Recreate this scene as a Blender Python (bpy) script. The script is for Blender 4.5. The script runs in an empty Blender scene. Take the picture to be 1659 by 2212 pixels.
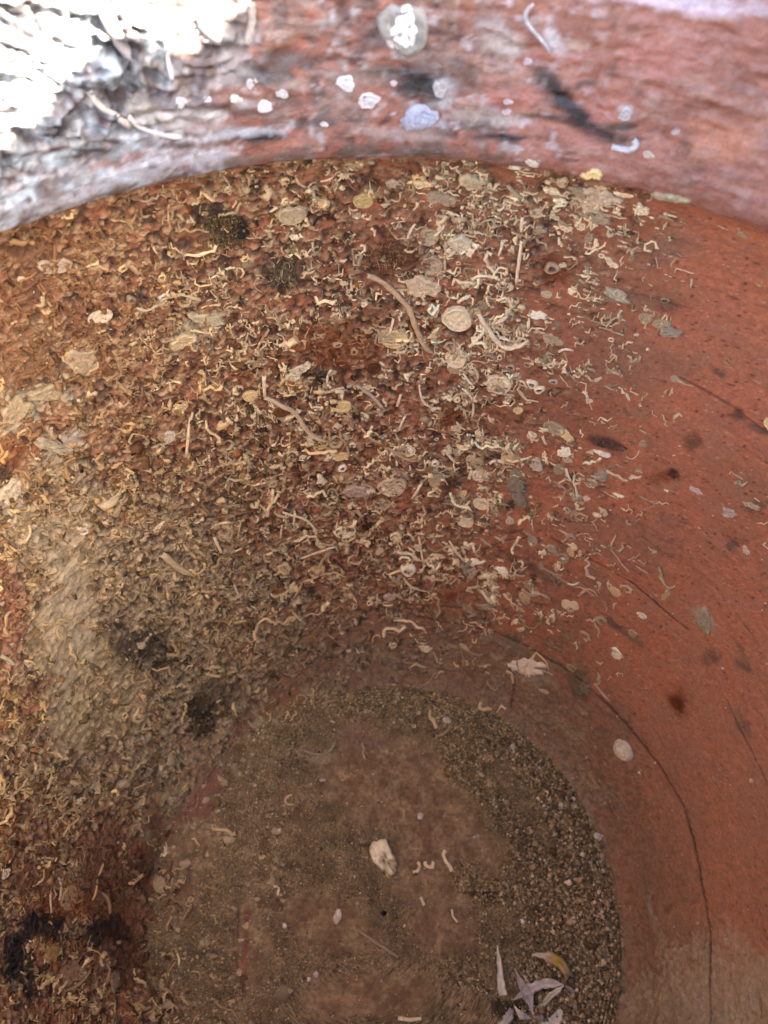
import bpy, math, random
import numpy as np
from mathutils import Vector

# ------------------------------------------------------------------ camera, light, exposure
S = bpy.context.scene
COL = S.collection
F, TILT, CY, CH = 1614.0, 0.5598, 0.030, 0.45          # focal (in 1659x2212 units), tilt from straight down, camera behind the axis, height
W, H = 1659.0, 2212.0
cam = bpy.data.cameras.new('camera')
cam_o = bpy.data.objects.new('camera', cam); COL.objects.link(cam_o)
cam_o.location = (0, -CY, CH)
cam_o.rotation_euler = (TILT, 0, 0)
cam.sensor_fit = 'VERTICAL'; cam.sensor_height = 36.0
cam.lens = 36.0 * F / H
cam.clip_start = 0.005; cam.clip_end = 50
cam.dof.use_dof = True
cam.dof.focus_distance = 0.30
cam.dof.aperture_fstop = cam.lens / 1.7               # a 1.7 mm phone lens opening
S.camera = cam_o

SUN_AZ, SUN_EL = 120.0, 28.0                            # azimuth from +Y towards +X
wd = bpy.data.worlds.new('World'); S.world = wd; wd.use_nodes = True
nt = wd.node_tree; nt.nodes.clear()
sky = nt.nodes.new('ShaderNodeTexSky'); sky.sky_type = 'NISHITA'; sky.sun_disc = False
sky.sun_elevation = math.radians(SUN_EL); sky.sun_rotation = math.radians(SUN_AZ)
bg = nt.nodes.new('ShaderNodeBackground'); bg.inputs['Strength'].default_value = 0.05
sky.dust_density = 2.5; sky.air_density = 0.6; sky.ozone_density = 0.6
wo = nt.nodes.new('ShaderNodeOutputWorld')
nt.links.new(sky.outputs[0], bg.inputs[0]); nt.links.new(bg.outputs[0], wo.inputs[0])
sl = bpy.data.lights.new('sun', 'SUN'); sl.energy = 5.0; sl.angle = math.radians(0.5); sl.color = (1.0, 0.90, 0.76)
so = bpy.data.objects.new('sun', sl); COL.objects.link(so)
sd = Vector((math.sin(math.radians(SUN_AZ)) * math.cos(math.radians(SUN_EL)),
             math.cos(math.radians(SUN_AZ)) * math.cos(math.radians(SUN_EL)), math.sin(math.radians(SUN_EL))))
so.rotation_euler = sd.to_track_quat('Z', 'Y').to_euler()
so.location = sd * 2
S.view_settings.view_transform = 'Standard'; S.view_settings.look = 'None'
S.view_settings.exposure = 4.88; S.view_settings.gamma = 1
S.render.engine = 'CYCLES'
S.cycles.max_bounces = 10; S.cycles.diffuse_bounces = 8; S.cycles.use_denoising = True
S.cycles.sample_clamp_indirect = 8

# ------------------------------------------------------------------ noise
def hsh(ix, iy, iz, seed):
    with np.errstate(over='ignore'):
        h = (ix.astype(np.uint32) * np.uint32(374761393) + iy.astype(np.uint32) * np.uint32(668265263)
             + iz.astype(np.uint32) * np.uint32(2147483647 - 5) + np.uint32((seed * 974634777) & 0xffffffff))
        h = (h ^ (h >> np.uint32(13))) * np.uint32(1274126177)
        h = (h ^ (h >> np.uint32(15))) * np.uint32(2246822519)
        h = h ^ (h >> np.uint32(16))
    return (h >> np.uint32(8)).astype(np.float32) / 16777216.0

def vnoise(p, seed=0):
    i = np.floor(p).astype(np.int64); f = (p - i).astype(np.float32); f = f * f * (3 - 2 * f)
    r = 0
    for dx in (0, 1):
        wx = f[:, 0] if dx else 1 - f[:, 0]
        for dy in (0, 1):
            wy = f[:, 1] if dy else 1 - f[:, 1]
            for dz in (0, 1):
                wz = f[:, 2] if dz else 1 - f[:, 2]
                r = r + wx * wy * wz * hsh(i[:, 0] + dx, i[:, 1] + dy, i[:, 2] + dz, seed)
    return r

def fbm(p, octs=4, seed=0):
    r = 0; a = 0.5; t = 0
    for k in range(octs):
        r = r + a * vnoise(p * (2.03 ** k) + 17.3 * k, seed + k); t += a; a *= 0.55
    return r / t

def worley(u, v, seed=0):
    iu = np.floor(u).astype(np.int64); iv = np.floor(v).astype(np.int64)
    f1 = np.full(len(u), 9.0, np.float32); f2 = f1.copy(); idn = np.zeros(len(u), np.float32)
    z = np.zeros_like(iu)
    for a in (-1, 0, 1):
        for b in (-1, 0, 1):
            cu, cv = iu + a, iv + b
            d = np.hypot(cu + hsh(cu, cv, z, seed) - u, cv + hsh(cu, cv, z + 1, seed) - v).astype(np.float32)
            near = d < f1
            f2 = np.where(near, f1, np.minimum(f2, d))
            idn = np.where(near, hsh(cu, cv, z + 2, seed), idn)
            f1 = np.minimum(f1, d)
    return f1, f2, idn

def sstep(a, b, x):
    t = np.clip((x - a) / (b - a), 0, 1); return t * t * (3 - 2 * t)

def mix(a, b, t):
    t = np.clip(t, 0, 1)
    if np.ndim(t) == 1: t = t[:, None]
    return a * (1 - t) + b * t

# ------------------------------------------------------------------ the pot's profile
PROF = [(0.0, 0.0), (0.03, 0.0), (0.06, 0.0), (0.09, 0.0), (0.116, 0.0002), (0.1245, 0.0020), (0.1305, 0.008), (0.136, 0.018), (0.144, 0.036), (0.152, 0.055),
        (0.162, 0.085), (0.174, 0.13), (0.184, 0.18), (0.190, 0.235), (0.191, 0.28), (0.185, 0.308), (0.174, 0.322), (0.164, 0.3265)]
NECK = [(0.164, 0.3265), (0.1605, 0.3285), (0.1595, 0.333), (0.1605, 0.342), (0.1615, 0.355), (0.161, 0.38), (0.164, 0.402), (0.169, 0.416)]
OUT = [(0.169, 0.416), (0.174, 0.421), (0.182, 0.420), (0.186, 0.410), (0.182, 0.395), (0.177, 0.375), (0.179, 0.348), (0.195, 0.330), (0.204, 0.305), (0.2065, 0.27),
       (0.206, 0.235), (0.200, 0.18), (0.190, 0.13), (0.175, 0.08), (0.158, 0.03), (0.146, -0.005), (0.138, -0.014), (0.0, -0.015)]

def resample(pts, n):
    p = np.array(pts, float)
    for _ in range(3):                                  # Chaikin smoothing
        q = [p[0]]
        for a, b in zip(p[:-1], p[1:]): q += [a * .75 + b * .25, a * .25 + b * .75]
        q.append(p[-1]); p = np.array(q)
    s = np.r_[0, np.cumsum(np.hypot(*np.diff(p, axis=0).T))]
    t = np.linspace(0, s[-1], n)
    return np.stack([np.interp(t, s, p[:, 0]), np.interp(t, s, p[:, 1])], 1), t

BP, BS = resample(PROF, 700)
NP_, NS = resample(NECK, 200)
ALLP = np.vstack([BP, NP_[1:]]); ALLS = np.r_[BS, BS[-1] + NS[1:]]
dT = np.gradient(ALLP, axis=0); dT /= np.linalg.norm(dT, axis=1)[:, None]
ALLN = np.stack([-dT[:, 1], dT[:, 0]], 1)               # points into the pot
FLOOR_S = 0.118
S_BODY = BS[-1]

LIPA = np.array([-180, -150, -110, -80, -40, 0, 30, 50, 66, 100, 112, 122, 140, 180.])
LIPZ = np.array([.348, .348, .360, .385, .392, .386, .392, .429, .488, .516, .502, .44, .350, .348])  # unseen rim heights made up to set the sun edge and bounce light
def warp(V):
    """rim height changes round the pot, shaped out of view to steer sunlight"""
    az = np.degrees(np.arctan2(V[:, 0], V[:, 1])); lz = np.interp(az, LIPA, LIPZ)
    a3 = np.stack([az / 9, az * 0, az * 0 + 4], 1)
    lz = lz + np.where(np.abs(az) > 42, (fbm(a3, 5, 401) - .5) * .05, 0) * sstep(.360, .40, lz)
    z = V[:, 2]; k = (lz - .335) / (.421 - .335)
    near = (np.abs(az) > 45)
    z1 = np.where(z > .335, .335 + (z - .335) * k, z); z2 = np.where(z > .38, .38 + (z - .38) * (lz - .38) / .041, z)
    V[:, 2] = np.where(near, z1, z2)
    return V

def project(P):
    d = P - np.array([0, -CY, CH])
    a = np.array([0, math.sin(TILT), -math.cos(TILT)]); u = np.array([0, math.cos(TILT), math.sin(TILT)])
    z = np.maximum(d @ a, 0.02)
    return np.stack([W / 2 + F * d[:, 0] / z, H / 2 - F * (d @ u) / z], 1)

def base(az, s):
    r = np.interp(s, ALLS, ALLP[:, 0]); z = np.interp(s, ALLS, ALLP[:, 1])
    nr = np.interp(s, ALLS, ALLN[:, 0]); nz = np.interp(s, ALLS, ALLN[:, 1])
    P = np.stack([r * np.sin(az), r * np.cos(az), z], 1)
    N = np.stack([nr * np.sin(az), nr * np.cos(az), nz], 1)
    return P, N / np.linalg.norm(N, axis=1)[:, None]

def closest(P):
    az = np.arctan2(P[:, 0], P[:, 1]); r = np.hypot(P[:, 0], P[:, 1]); z = P[:, 2]
    out = np.zeros(len(P)); sub = ALLP[::3]; ss = ALLS[::3]
    for k in range(0, len(P), 20000):
        d = (r[k:k+20000, None] - sub[:, 0]) ** 2 + (z[k:k+20000, None] - sub[:, 1]) ** 2
        out[k:k+20000] = ss[np.argmin(d, 1)]
    out = np.where((z < 0.012) & (r < 0.116), r, out)
    # refine on the floor: s == r there
    return az, out

def hit(px):
    """pixel of the 1659x2212 view -> (azimuth, s) on the pot's inner surface"""
    px = np.atleast_2d(np.array(px, float))
    a = np.array([0, math.sin(TILT), -math.cos(TILT)]); u = np.array([0, math.cos(TILT), math.sin(TILT)])
    d = F * a[None] + (H / 2 - px[:, 1:2]) * u[None]; d[:, 0] += px[:, 0] - W / 2
    d /= np.linalg.norm(d, axis=1)[:, None]
    ks = np.linspace(0.12, 0.62, 500)
    o = np.array([0, -CY, CH]); T = np.zeros(len(px))
    zt = ALLP[:, 1]; order = np.argsort(zt)
    for q in range(0, len(px), 4000):
        D = d[q:q+4000]
        X = o + ks[None, :, None] * D[:, None, :]
        r = np.hypot(X[..., 0], X[..., 1])
        R = np.interp(X[..., 2], zt[order], ALLP[order, 0]); R = np.where(X[..., 2] > 0.0001, R, -1)
        R = np.where(X[..., 2] < 0.001, np.where(X[..., 2] > 0, 0.118, -1), R)
        g = r - R
        i = np.argmax(g > 0, 1); i = np.maximum(i, 1)
        n = np.arange(len(D)); g0 = g[n, i-1]; g1 = g[n, i]
        w = np.where(np.abs(g1) > .5, 0.5, np.clip(-g0 / np.maximum(g1 - g0, 1e-9), 0, 1))
        T[q:q+4000] = ks[i-1] + w * (ks[1] - ks[0])
    P = o + T[:, None] * d
    fl = P[:, 2] < 0.0015
    kf = -CH / d[:, 2]; P = np.where(fl[:, None], o + kf[:, None] * d, P)
    return closest(P)

# ------------------------------------------------------------------ maps painted over the pot (rows every 138 units from the top of the view)
def G(rows): return np.array([[int(c) for c in r] for r in rows], float) / 9
MAP_CRUST = G(['9998876655210', '9998876655210', '9998876655210', '9988765654410', '9998776654200', '9998877653200', '9999887643100', '9999987643100', '9999886532101',
               '9999875543100', '7887644321000', '7886421110000', '8874100000000', '8862000000000', '8862000000000', '7862000000000', '7862000000000'])
MAP_MUD = G(['1000110000000', '1000110000000', '1000110000000', '1000110000000', '2101100000000', '1222110000000', '3411110000000', '2422110000000', '5654310110000',
             '3876532100000', '3886555542000', '2777656664100', '3666864567200', '1237873456200', '0116883456200', '0016645456420', '1114656478778'])

def grid(M, px, py):
    gx = np.clip(px / 138.25, 0, 12 - 1e-6); gy = np.clip(py / 138.25, 0, 16 - 1e-6)
    i = gx.astype(int); j = gy.astype(int); fx = gx - i; fy = gy - j
    return (M[j, i] * (1-fx) * (1-fy) + M[j, i+1] * fx * (1-fy) + M[j+1, i] * (1-fx) * fy + M[j+1, i+1] * fx * fy)

def segdist(px, py, pts):
    d = np.full(len(px), 1e9)
    for (x0, y0), (x1, y1) in zip(pts[:-1], pts[1:]):
        vx, vy = x1 - x0, y1 - y0; L = vx * vx + vy * vy + 1e-9
        t = np.clip(((px - x0) * vx + (py - y0) * vy) / L, 0, 1)
        d = np.minimum(d, np.hypot(px - x0 - t * vx, py - y0 - t * vy))
    return d

BLACK = (0.012, 0.010, 0.010); DKBROWN = (0.075, 0.036, 0.02); RUST = (0.17, 0.045, 0.008); BEIGE = (0.40, 0.31, 0.19); GREY = (0.33, 0.30, 0.23)
OLIVE = (0.10, 0.08, 0.045); FILM = (0.24, 0.14, 0.085); PINK = (0.40, 0.15, 0.11)
# stains and painted gap shade on the body wall and the floor: x, y, half width, half height, turn, colour, strength
STAINS_SHADE = [(1560, 1750, 220, 420, 0, (.37, .20, .115), .5), (1570, 2150, 130, 110, 0, BEIGE, .85), (1400, 2150, 50, 60, 0, BEIGE, .4), (1185, 590, 22, 34, 10, BLACK, 1), (1200, 585, 48, 38, -20, RUST, .8), (1455, 1025, 16, 14, 0, BLACK, 1), (1436, 1033, 40, 16, 0, RUST, .7),
          (1462, 1517, 16, 22, -30, (.06, .014, .004), 1), (1462, 1517, 30, 40, -20, RUST, .6), (972, 1292, 16, 12, 0, RUST, .9), (975, 905, 40, 30, 0, RUST, .8), (1060, 905, 70, 20, 5, RUST, .35),
          (860, 560, 70, 60, 30, (.09, .03, .01), .8), (740, 745, 110, 60, 0, RUST, .7), (690, 810, 30, 22, 0, BLACK, .7), (485, 490, 62, 45, 10, (.03, .026, .015), 1), (610, 595, 45, 35, 0, (.07, .055, .03), .8),
          (520, 500, 22, 28, 0, BLACK, 1), (1040, 640, 18, 30, 0, DKBROWN, .8), (970, 1060, 12, 50, 28, DKBROWN, .9), (820, 660, 40, 10, -42, DKBROWN, .5),
          (310, 1400, 85, 55, 25, (.045, .032, .018), .9), (430, 1545, 34, 55, 0, (.03, .02, .008), .9), (250, 1330, 60, 22, -40, DKBROWN, .5), (480, 1500, 60, 40, 0, (.09, .06, .03), .7),
          (95, 2000, 80, 32, 0, BLACK, 1), (232, 2010, 58, 44, 0, BLACK, 1), (30, 2070, 36, 66, 0, BLACK, 1), (60, 2130, 18, 50, 15, BLACK, .7), (280, 2060, 60, 90, 0, (.06, .022, .008), .8), (250, 1900, 110, 90, 0, (.10, .035, .014), .7),
          (330, 1880, 26, 160, 8, (.08, .03, .012), .7), (60, 1900, 80, 60, 0, (.13, .045, .02), .6), (150, 1960, 90, 30, 0, (.2, .06, .015), .7), (45, 600, 90, 120, 0, (.10, .045, .02), .6), (60, 770, 80, 90, 0, (.1, .05, .02), .6), (20, 980, 40, 60, 0, (.22, .07, .015), .7), (15, 1020, 22, 25, 0, BLACK, .8),
          (190, 690, 60, 40, 0, (.09, .04, .02), .5), (300, 645, 40, 16, 0, BLACK, .9), (200, 850, 40, 14, 0, (.05, .03, .015), .8),
          (1317, 958, 36, 16, 15, (.05, .03, .02), .9), (1500, 955, 22, 20, -30, (.10, .06, .035), .8), (1595, 893, 16, 14, 0, (.09, .05, .03), .8), (1120, 1060, 22, 46, 0, (.15, .13, .09), .8), (1105, 1090, 12, 12, 0, BLACK, .8),
          (1165, 1230, 85, 14, 32, (.14, .10, .06), .9), (1130, 1210, 50, 9, 34, (.08, .05, .03), .6), (1255, 1480, 30, 36, 0, (.12, .10, .06), .9), (1325, 1350, 40, 9, 38, (.11, .08, .05), .8), (1360, 1375, 50, 10, 38, (.12, .08, .05), .5),
          (1525, 1340, 28, 16, 50, (.36, .33, .24), .9), (1535, 1420, 22, 22, 0, (.14, .09, .06), .7), (1603, 1440, 30, 14, 30, (.14, .10, .06), .8), (1600, 1565, 44, 12, 62, (.16, .12, .08), .7), (1595, 1400, 40, 8, 60, (.14, .09, .05), .6),
          (1580, 1172, 14, 14, 0, (.09, .07, .06), .8), (1450, 1170, 8, 8, 0, (.11, .06, .05), .6), (1635, 1095, 24, 14, 0, (.10, .08, .06), .8), (1552, 805, 28, 8, 30, (.11, .07, .045), .8), (1332, 638, 32, 13, -5, (.30, .27, .18), .9),
          (1380, 640, 60, 12, 20, (.2, .12, .07), .6), (1440, 655, 30, 14, 30, (.13, .09, .05), .7), (1595, 905, 20, 12, 30, (.1, .06, .04), .7), (1640, 930, 30, 9, 32, (.09, .07, .05), .8), (1300, 1180, 30, 5, 20, (.2, .1, .06), .5),
          (1440, 540, 80, 40, -20, FILM, .6), (1400, 790, 120, 60, 0, FILM, .45), (1370, 1160, 110, 60, 20, FILM, .5), (1290, 1270, 80, 40, 40, FILM, .5), (1240, 1130, 50, 40, 0, FILM, .4),
          (1110, 1390, 60, 30, 20, (.2, .15, .09), .6), (1410, 1930, 24, 170, -4, FILM, .5), (1470, 1700, 30, 150, -18, FILM, .3), (1450, 1960, 10, 12, 0, (.16, .10, .06), .7), (1415, 2000, 13, 80, -22, (.34, .27, .17), .7),
          (1560, 2090, 70, 130, 0, BEIGE, .5), (1620, 2150, 80, 120, 0, BEIGE, .5), (1465, 2150, 70, 90, 0, BEIGE, .45), (1330, 1560, 60, 110, -38, FILM, .6), (1150, 1470, 50, 10, 5, (.3, .24, .15), .8), (1200, 1560, 60, 12, 35, (.3, .24, .16), .5),
          (150, 1330, 55, 220, 4, BEIGE, .75), (130, 960, 70, 18, -42, GREY, .9), (30, 880, 50, 46, 0, (.36, .31, .19), .8), (100, 850, 40, 22, 0, (.36, .32, .2), .8), (172, 785, 34, 28, 0, (.38, .33, .22), .9), (20, 1080, 40, 40, 0, (.42, .35, .24), .7),
          (435, 700, 44, 26, -20, (.4, .33, .2), .7), (395, 730, 22, 34, 20, (.44, .35, .2), .7), (795, 428, 24, 22, 0, (.42, .32, .13), .9), (60, 1180, 60, 60, 0, BEIGE, .5), (20, 1330, 40, 120, 0, (.24, .09, .05), .6),
          (700, 1640, 30, 16, 0, (.36, .3, .16), .7), (510, 1580, 60, 14, -52, (.26, .11, .065), .9), (430, 1730, 30, 90, 25, (.26, .11, .07), .9), (770, 1600, 70, 30, 0, (.24, .15, .095), .8),
          (1092, 2180, 30, 26, 0, (.02, .014, .009), .9), (1140, 2170, 26, 20, 0, (.03, .02, .012), .7), (1085, 2030, 8, 26, -20, (.06, .03, .018), .7), (800, 1825, 24, 6, 0, (.03, .02, .01), .8), (1120, 1800, 14, 70, -25, (.05, .035, .02), .7), (1060, 1935, 50, 8, 10, (.05, .03, .018), .8), (530, 2060, 6, 90, 4, (.24, .08, .045), .8), (515, 2000, 5, 60, 0, (.07, .04, .025), .7), (640, 1870, 22, 12, 0, (.04, .025, .015), .7)]  # black spots by the leaves are shade painted between the leaflets
SCRATCH = [([(850, 1303), (1000, 1315), (1054, 1321)], 3, .7), ([(894, 1333), (990, 1348), (1079, 1366), (1160, 1405), (1229, 1451)], 3.2, .9), ([(1245, 1462), (1304, 1516), (1379, 1596), (1424, 1651), (1475, 1740), (1505, 1840), (1520, 1920), (1531, 2000), (1534, 2100), (1532, 2212)], 3.6, .9),
           ([(1190, 1162), (1252, 1196), (1300, 1222), (1370, 1262), (1430, 1315), (1485, 1360)], 3, 1), ([(1040, 1190), (1090, 1168), (1150, 1158)], 2.6, .9), ([(1180, 1140), (1180, 1160)], 2.4, .7), ([(1390, 1163), (1460, 1210)], 2, .5),
           ([(1300, 620), (1400, 640), (1500, 670)], 2.4, .6), ([(1465, 815), (1530, 848), (1590, 885), (1659, 940)], 3.5, .8), ([(1170, 865), (1230, 880), (1285, 905)], 2, .5), ([(1200, 1180), (1240, 1260)], 2, .3), ([(1570, 1510), (1590, 1560), (1620, 1620), (1659, 1700)], 3, .6),
           ([(1590, 1325), (1640, 1400)], 2.6, .5), ([(1150, 1300), (1170, 1320)], 2, .4), ([(48, 1700), (45, 1760), (38, 1830)], 4, .9), ([(92, 1735), (75, 1820), (66, 1900)], 4, .9), ([(0, 1130), (30, 1170), (40, 1210)], 5, 1), ([(60, 1900), (60, 2050), (70, 2160)], 5, .6),
           ([(505, 2010), (510, 2060), (520, 2120), (530, 2150)], 5, .7), ([(285, 1165), (260, 1200), (240, 1230)], 5, .8), ([(1470, 1000), (1659, 1060)], 1.6, .25), ([(1110, 1470), (1108, 1500), (1104, 1530)], 3.4, 1), ([(1340, 1500), (1420, 1580), (1470, 1680)], 2, .3),
           ([(1640, 2160), (1645, 2212)], 3, .9), ([(155, 760), (210, 760)], 4, 1)]
# banks of loose grit on the floor
GRITL = [([(640, 1520), (760, 1510), (900, 1520), (1040, 1530)], 34, .8), ([(1060, 1550), (1150, 1620), (1215, 1700), (1262, 1800), (1290, 1900), (1290, 2050), (1270, 2212)], 72, 1.0), ([(980, 1560), (1040, 1600)], 60, .8), ([(1160, 1900), (1190, 2000), (1200, 2200)], 80, .9),
         ([(990, 1640), (1060, 1720), (1120, 1800), (1155, 1880)], 34, .85), ([(1000, 1880), (1060, 1935), (1110, 1940)], 34, .7), ([(560, 1600), (600, 1620)], 30, .4), ([(520, 1560), (640, 1560)], 40, .5),
         ([(960, 2090), (1040, 2130)], 30, .5), ([(1040, 2020), (1060, 2060)], 26, .5)]

def stain_shape(px, py, x, y, rx, ry, ang):
    c, s = math.cos(math.radians(ang)), math.sin(math.radians(ang))
    dx, dy = px - x, py - y
    return np.sqrt(((dx * c + dy * s) / rx) ** 2 + ((-dx * s + dy * c) / ry) ** 2)

SKIN = [(870, 1690, 185, 110, 8), (955, 1850, 140, 130, -20), (420, 1850, 60, 180, 8), (1000, 1700, 60, 60, 0), (715, 1995, 118, 70, 28), (550, 2040, 44, 110, 0), (800, 2150, 160, 44, -4), (960, 2010, 90, 50, 20), (640, 1545, 50, 14, -20)]
def skin(px, py):
    r = np.zeros(len(px))
    for a_ in SKIN: r = np.maximum(r, 1 - sstep(.70, 1.10, stain_shape(px, py, *a_)))
    return r
SMOOTH = [(150, 1330, 55, 240, 4), (250, 1480, 60, 120, -14), (175, 785, 34, 28, 0), (130, 960, 70, 16, -42), (150, 1560, 60, 80, 0)]
def smooth_silt(px, py):
    r = np.zeros(len(px))
    for a_ in SMOOTH: r = np.maximum(r, 1 - sstep(.5, 1.15, stain_shape(px, py, *a_)))
    return r

def body_field(P, az, s):
    """height (m) along the normal and base colour of the pot's body"""
    pp = project(P); px, py = pp[:, 0].copy(), pp[:, 1].copy()
    m = P * 1000.0
    w1 = fbm(m / 14, 3, 5) - .5; w2 = fbm(m / 14 + 50, 3, 9) - .5
    wx, wy = px + w1 * 170, py + w2 * 170
    f_fine = fbm(m / 1.6, 3, 21); f_mid = fbm(m / 6, 4, 31); f_lo = fbm(m / 35, 3, 41); f_grain = vnoise(m / .55, 77)
    crust = np.clip(grid(MAP_CRUST, wx, wy) * (1.0 + 1.1 * (f_mid - .5)), 0, 1)
    mud = np.clip(grid(MAP_MUD, wx, wy) * 1.05 + .9 * (f_mid - .5) * sstep(.05, .3, grid(MAP_MUD, wx, wy)), 0, 1)
    floor = s < 0.1245
    u = np.where(floor, P[:, 0], az * 0.165); v = np.where(floor, P[:, 1], s + 1.0)
    jw = (f_mid - .5) * 3.0
    a1, a2, aid = worley(u * 1000 / 1.9 + jw, v * 1000 / 1.9 - jw, 3)
    b1, b2, bid = worley(u * 1000 / 4.6 + jw * .5, v * 1000 / 4.6 + jw * .5, 4)
    ff = np.clip((f_fine - .5) * 2.2 + .5, 0, 1.2); fm = np.clip((f_mid - .5) * 1.8 + .5, 0, 1)
    # brush and wheel marks run round the pot
    wheel = fbm(np.stack([az * 9, s * 420, 0 * s + 3], 1), 3, 51)
    c = mix(np.array([.47, .180, .090]), np.array([.38, .150, .076]), sstep(.3, .75, f_lo * .6 + wheel * .4))
    c = c * (0.86 + .28 * ff)[:, None] * (0.84 + .32 * f_grain)[:, None]
    c = mix(c, np.array([.35, .185, .100]), sstep(.35, .75, f_lo * .5 + fm * .5) * .6)
    c = mix(c, np.array([.42, .16, .11]), sstep(.62, .8, f_mid) * .35)
    c = mix(c, np.array([.07, .03, .02]), sstep(.74, .80, fbm(m / 1.1 + 9, 2, 88)) * .85)
    c = mix(c, np.array([.52, .40, .30]), sstep(.76, .82, fbm(m / 1.1 + 90, 2, 89)) * .6)
    h = (f_mid - .5) * 0.0007 + (wheel - .5) * 0.0005 + (f_fine - .5) * .00018 - sstep(.74, .80, fbm(m / 1.1 + 9, 2, 88)) * .0003
    # brown-red weathering where the crust is
    c = mix(c, np.array([.155, .060, .024]) * (0.35 + 1.2 * ff)[:, None], crust * (.55 + .6 * f_lo))
    # silt
    filmc = mix(np.array([.205, .118, .060]), np.array([.37, .29, .135]), sstep(.45, .95, mud + (f_mid - .5) * .5)) * (.5 + 1.0 * ff)[:, None]
    c = mix(c, filmc, sstep(.10, .6, mud) * .88)
    sk = skin(px + w1 * 70 + (f_fine - .5) * 22, py + w2 * 70 + (f_fine - .5) * 22)
    q1, q2, qid = worley(u * 1000 / .95, v * 1000 / .95, 18)
    smear = fbm(np.stack([u * 160 + w1 * 3, v * 700, 0 * u], 1), 3, 63)
    flc = mix(np.array([.205, .125, .062]), np.array([.33, .225, .115]), sstep(.35, .7, smear * .25 + f_mid * .75)) * (.75 + .5 * ff)[:, None]
    flg = mix(np.array([.17, .112, .052]), np.array([.40, .29, .145]), .15 + .7 * qid) * (.35 + .65 * sstep(0, .3, q2 - q1))[:, None] * (.6 + .7 * fm)[:, None]
    fcol = mix(flg, flc, sk)
    c = mix(c, fcol, floor * (1 - .35 * sstep(.55, .75, f_mid) * sk))
    h = h + floor * (1 - sk) * (.0011 + (qid - .4) * .0006) * sstep(.1245, .118, s)
    streak = fbm(np.stack([az * 60, s * 25, 0 * s + 8], 1), 3, 65)
    band = sstep(.120, .128, s) * (1 - sstep(.160, .198, s + (streak - .5) * .05)) * sstep(560, 760, px)
    c = mix(c, np.array([.235, .145, .080]) * (.75 + .5 * ff)[:, None], band * (.50 + .5 * fm))
    # granular crust
    cellc = np.stack([np.interp(aid, [0, .25, .5, .75, 1], k) for k in ([.04, .15, .32, .56, .78], [.016, .050, .17, .39, .58], [.007, .018, .07, .19, .33])], 1)
    ck = sstep(.22, .75, crust + (f_mid - .5) * .5 + (bid - .5) * .35) * (1 - .8 * smooth_silt(wx, wy))
    edge = sstep(.03, .22, a2 - a1)
    c = mix(c, cellc * (.35 + .65 * edge)[:, None] * (.75 + .5 * f_fine)[:, None], ck * .42 * sstep(.25, .5, aid + .3 * bid))
    mudgr = sstep(.3, .8, mud) * (~floor) * (1 - .35 * smooth_silt(px, py))
    c = mix(c, np.array([.36, .27, .165]) * (.6 + .75 * aid)[:, None], mudgr * .45 * edge)
    h = h + ck * ((aid - .4) * .0008 * edge + (b2 - b1) * .0004 + (f_mid - .5) * .0022 + (f_fine - .5) * .0016)
    h = h + mudgr * ((aid - .4) * .0013 * edge + (f_mid - .5) * .0040 + (f_fine - .5) * .0012)
    c = mix(c, np.array([.37, .28, .14]) * (.45 + .9 * ff)[:, None] * (.7 + .5 * aid)[:, None], .75 * smooth_silt(wx, wy))
    hole = np.maximum(sstep(.56, .62, fbm(m / 2.6 + 31, 3, 15)), sstep(.60, .66, fbm(m / 1.3 + 61, 3, 16)) * .9) * ck * (1 - .8 * smooth_silt(px, py))
    c = mix(c, np.array([.03, .016, .009]), hole * .85); h = h - hole * .0013  # pits are also painted dark, standing in for their shade
    # grit banks on the floor
    gm = np.zeros(len(px))
    gx, gy = px + w1 * 90 + (f_fine - .5) * 34, py + w2 * 90 + (f_fine - .5) * 34
    for pts, wd_, st in GRITL:
        gm = np.maximum(gm, st * (1 - sstep(wd_ * .62, wd_ * 1.15, segdist(gx, gy, pts))))
    gm = gm * (s < .1262) * sstep(.20, .5, f_mid + .25 * f_lo)
    g1, g2, gid = worley(u * 1000 / 1.15, v * 1000 / 1.15, 8)
    gc = np.stack([np.interp(gid, [0, .5, .85, 1], k) for k in ([.10, .36, .60, .80], [.062, .25, .45, .66], [.022, .10, .20, .38])], 1)
    gc = gc * (.35 + .65 * sstep(.02, .25, g2 - g1))[:, None]
    c = mix(c, gc * .8, gm * .95)
    h = h + gm * (.0013 + (gid - .3) * .0007 * sstep(.02, .3, g2 - g1))
    h = h + (floor * ((fbm(m / 22, 3, 61) - .5) * .004)) * sstep(.1245, .108, s)
    # a raised lip of clay left of the floor and the bulge of the left wall
    h = h + .004 * np.exp(-(stain_shape(px, py, 440, 1650, 40, 190, 32)) ** 2)
    for x, y, rx, ry, ang, colr, st in STAINS_SHADE:
        big = max(rx, ry)
        k = min(1, 40 / big) * .6 + .25
        d = stain_shape(px + w1 * rx * 1.6 + (f_fine - .5) * rx * .8, py + w2 * ry * 1.6 + (f_fine - .5) * ry * .8, x, y, rx, ry, ang)
        sel = d < 1.4
        if not sel.any(): continue
        t = (1 - sstep(.45, 1.25, d)) * st
        cc = np.array(colr)[None] * (.6 + .8 * f_fine)[:, None]
        c = mix(c, cc, t * (.80 + .2 * aid))
    for pts, wd_, st in SCRATCH:
        d = segdist(px + w1 * 10 + (f_fine - .5) * 6, py + w2 * 10, pts)
        t = (1 - sstep(wd_ * .25, wd_ * 1.0, d)) * st * (.35 + .65 * sstep(.30, .60, f_mid + .3 * (ff - .5) + .10))
        c = mix(c, np.array([.05, .028, .017]), t * .85); h = h - t * .0006
    return h, c

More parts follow.
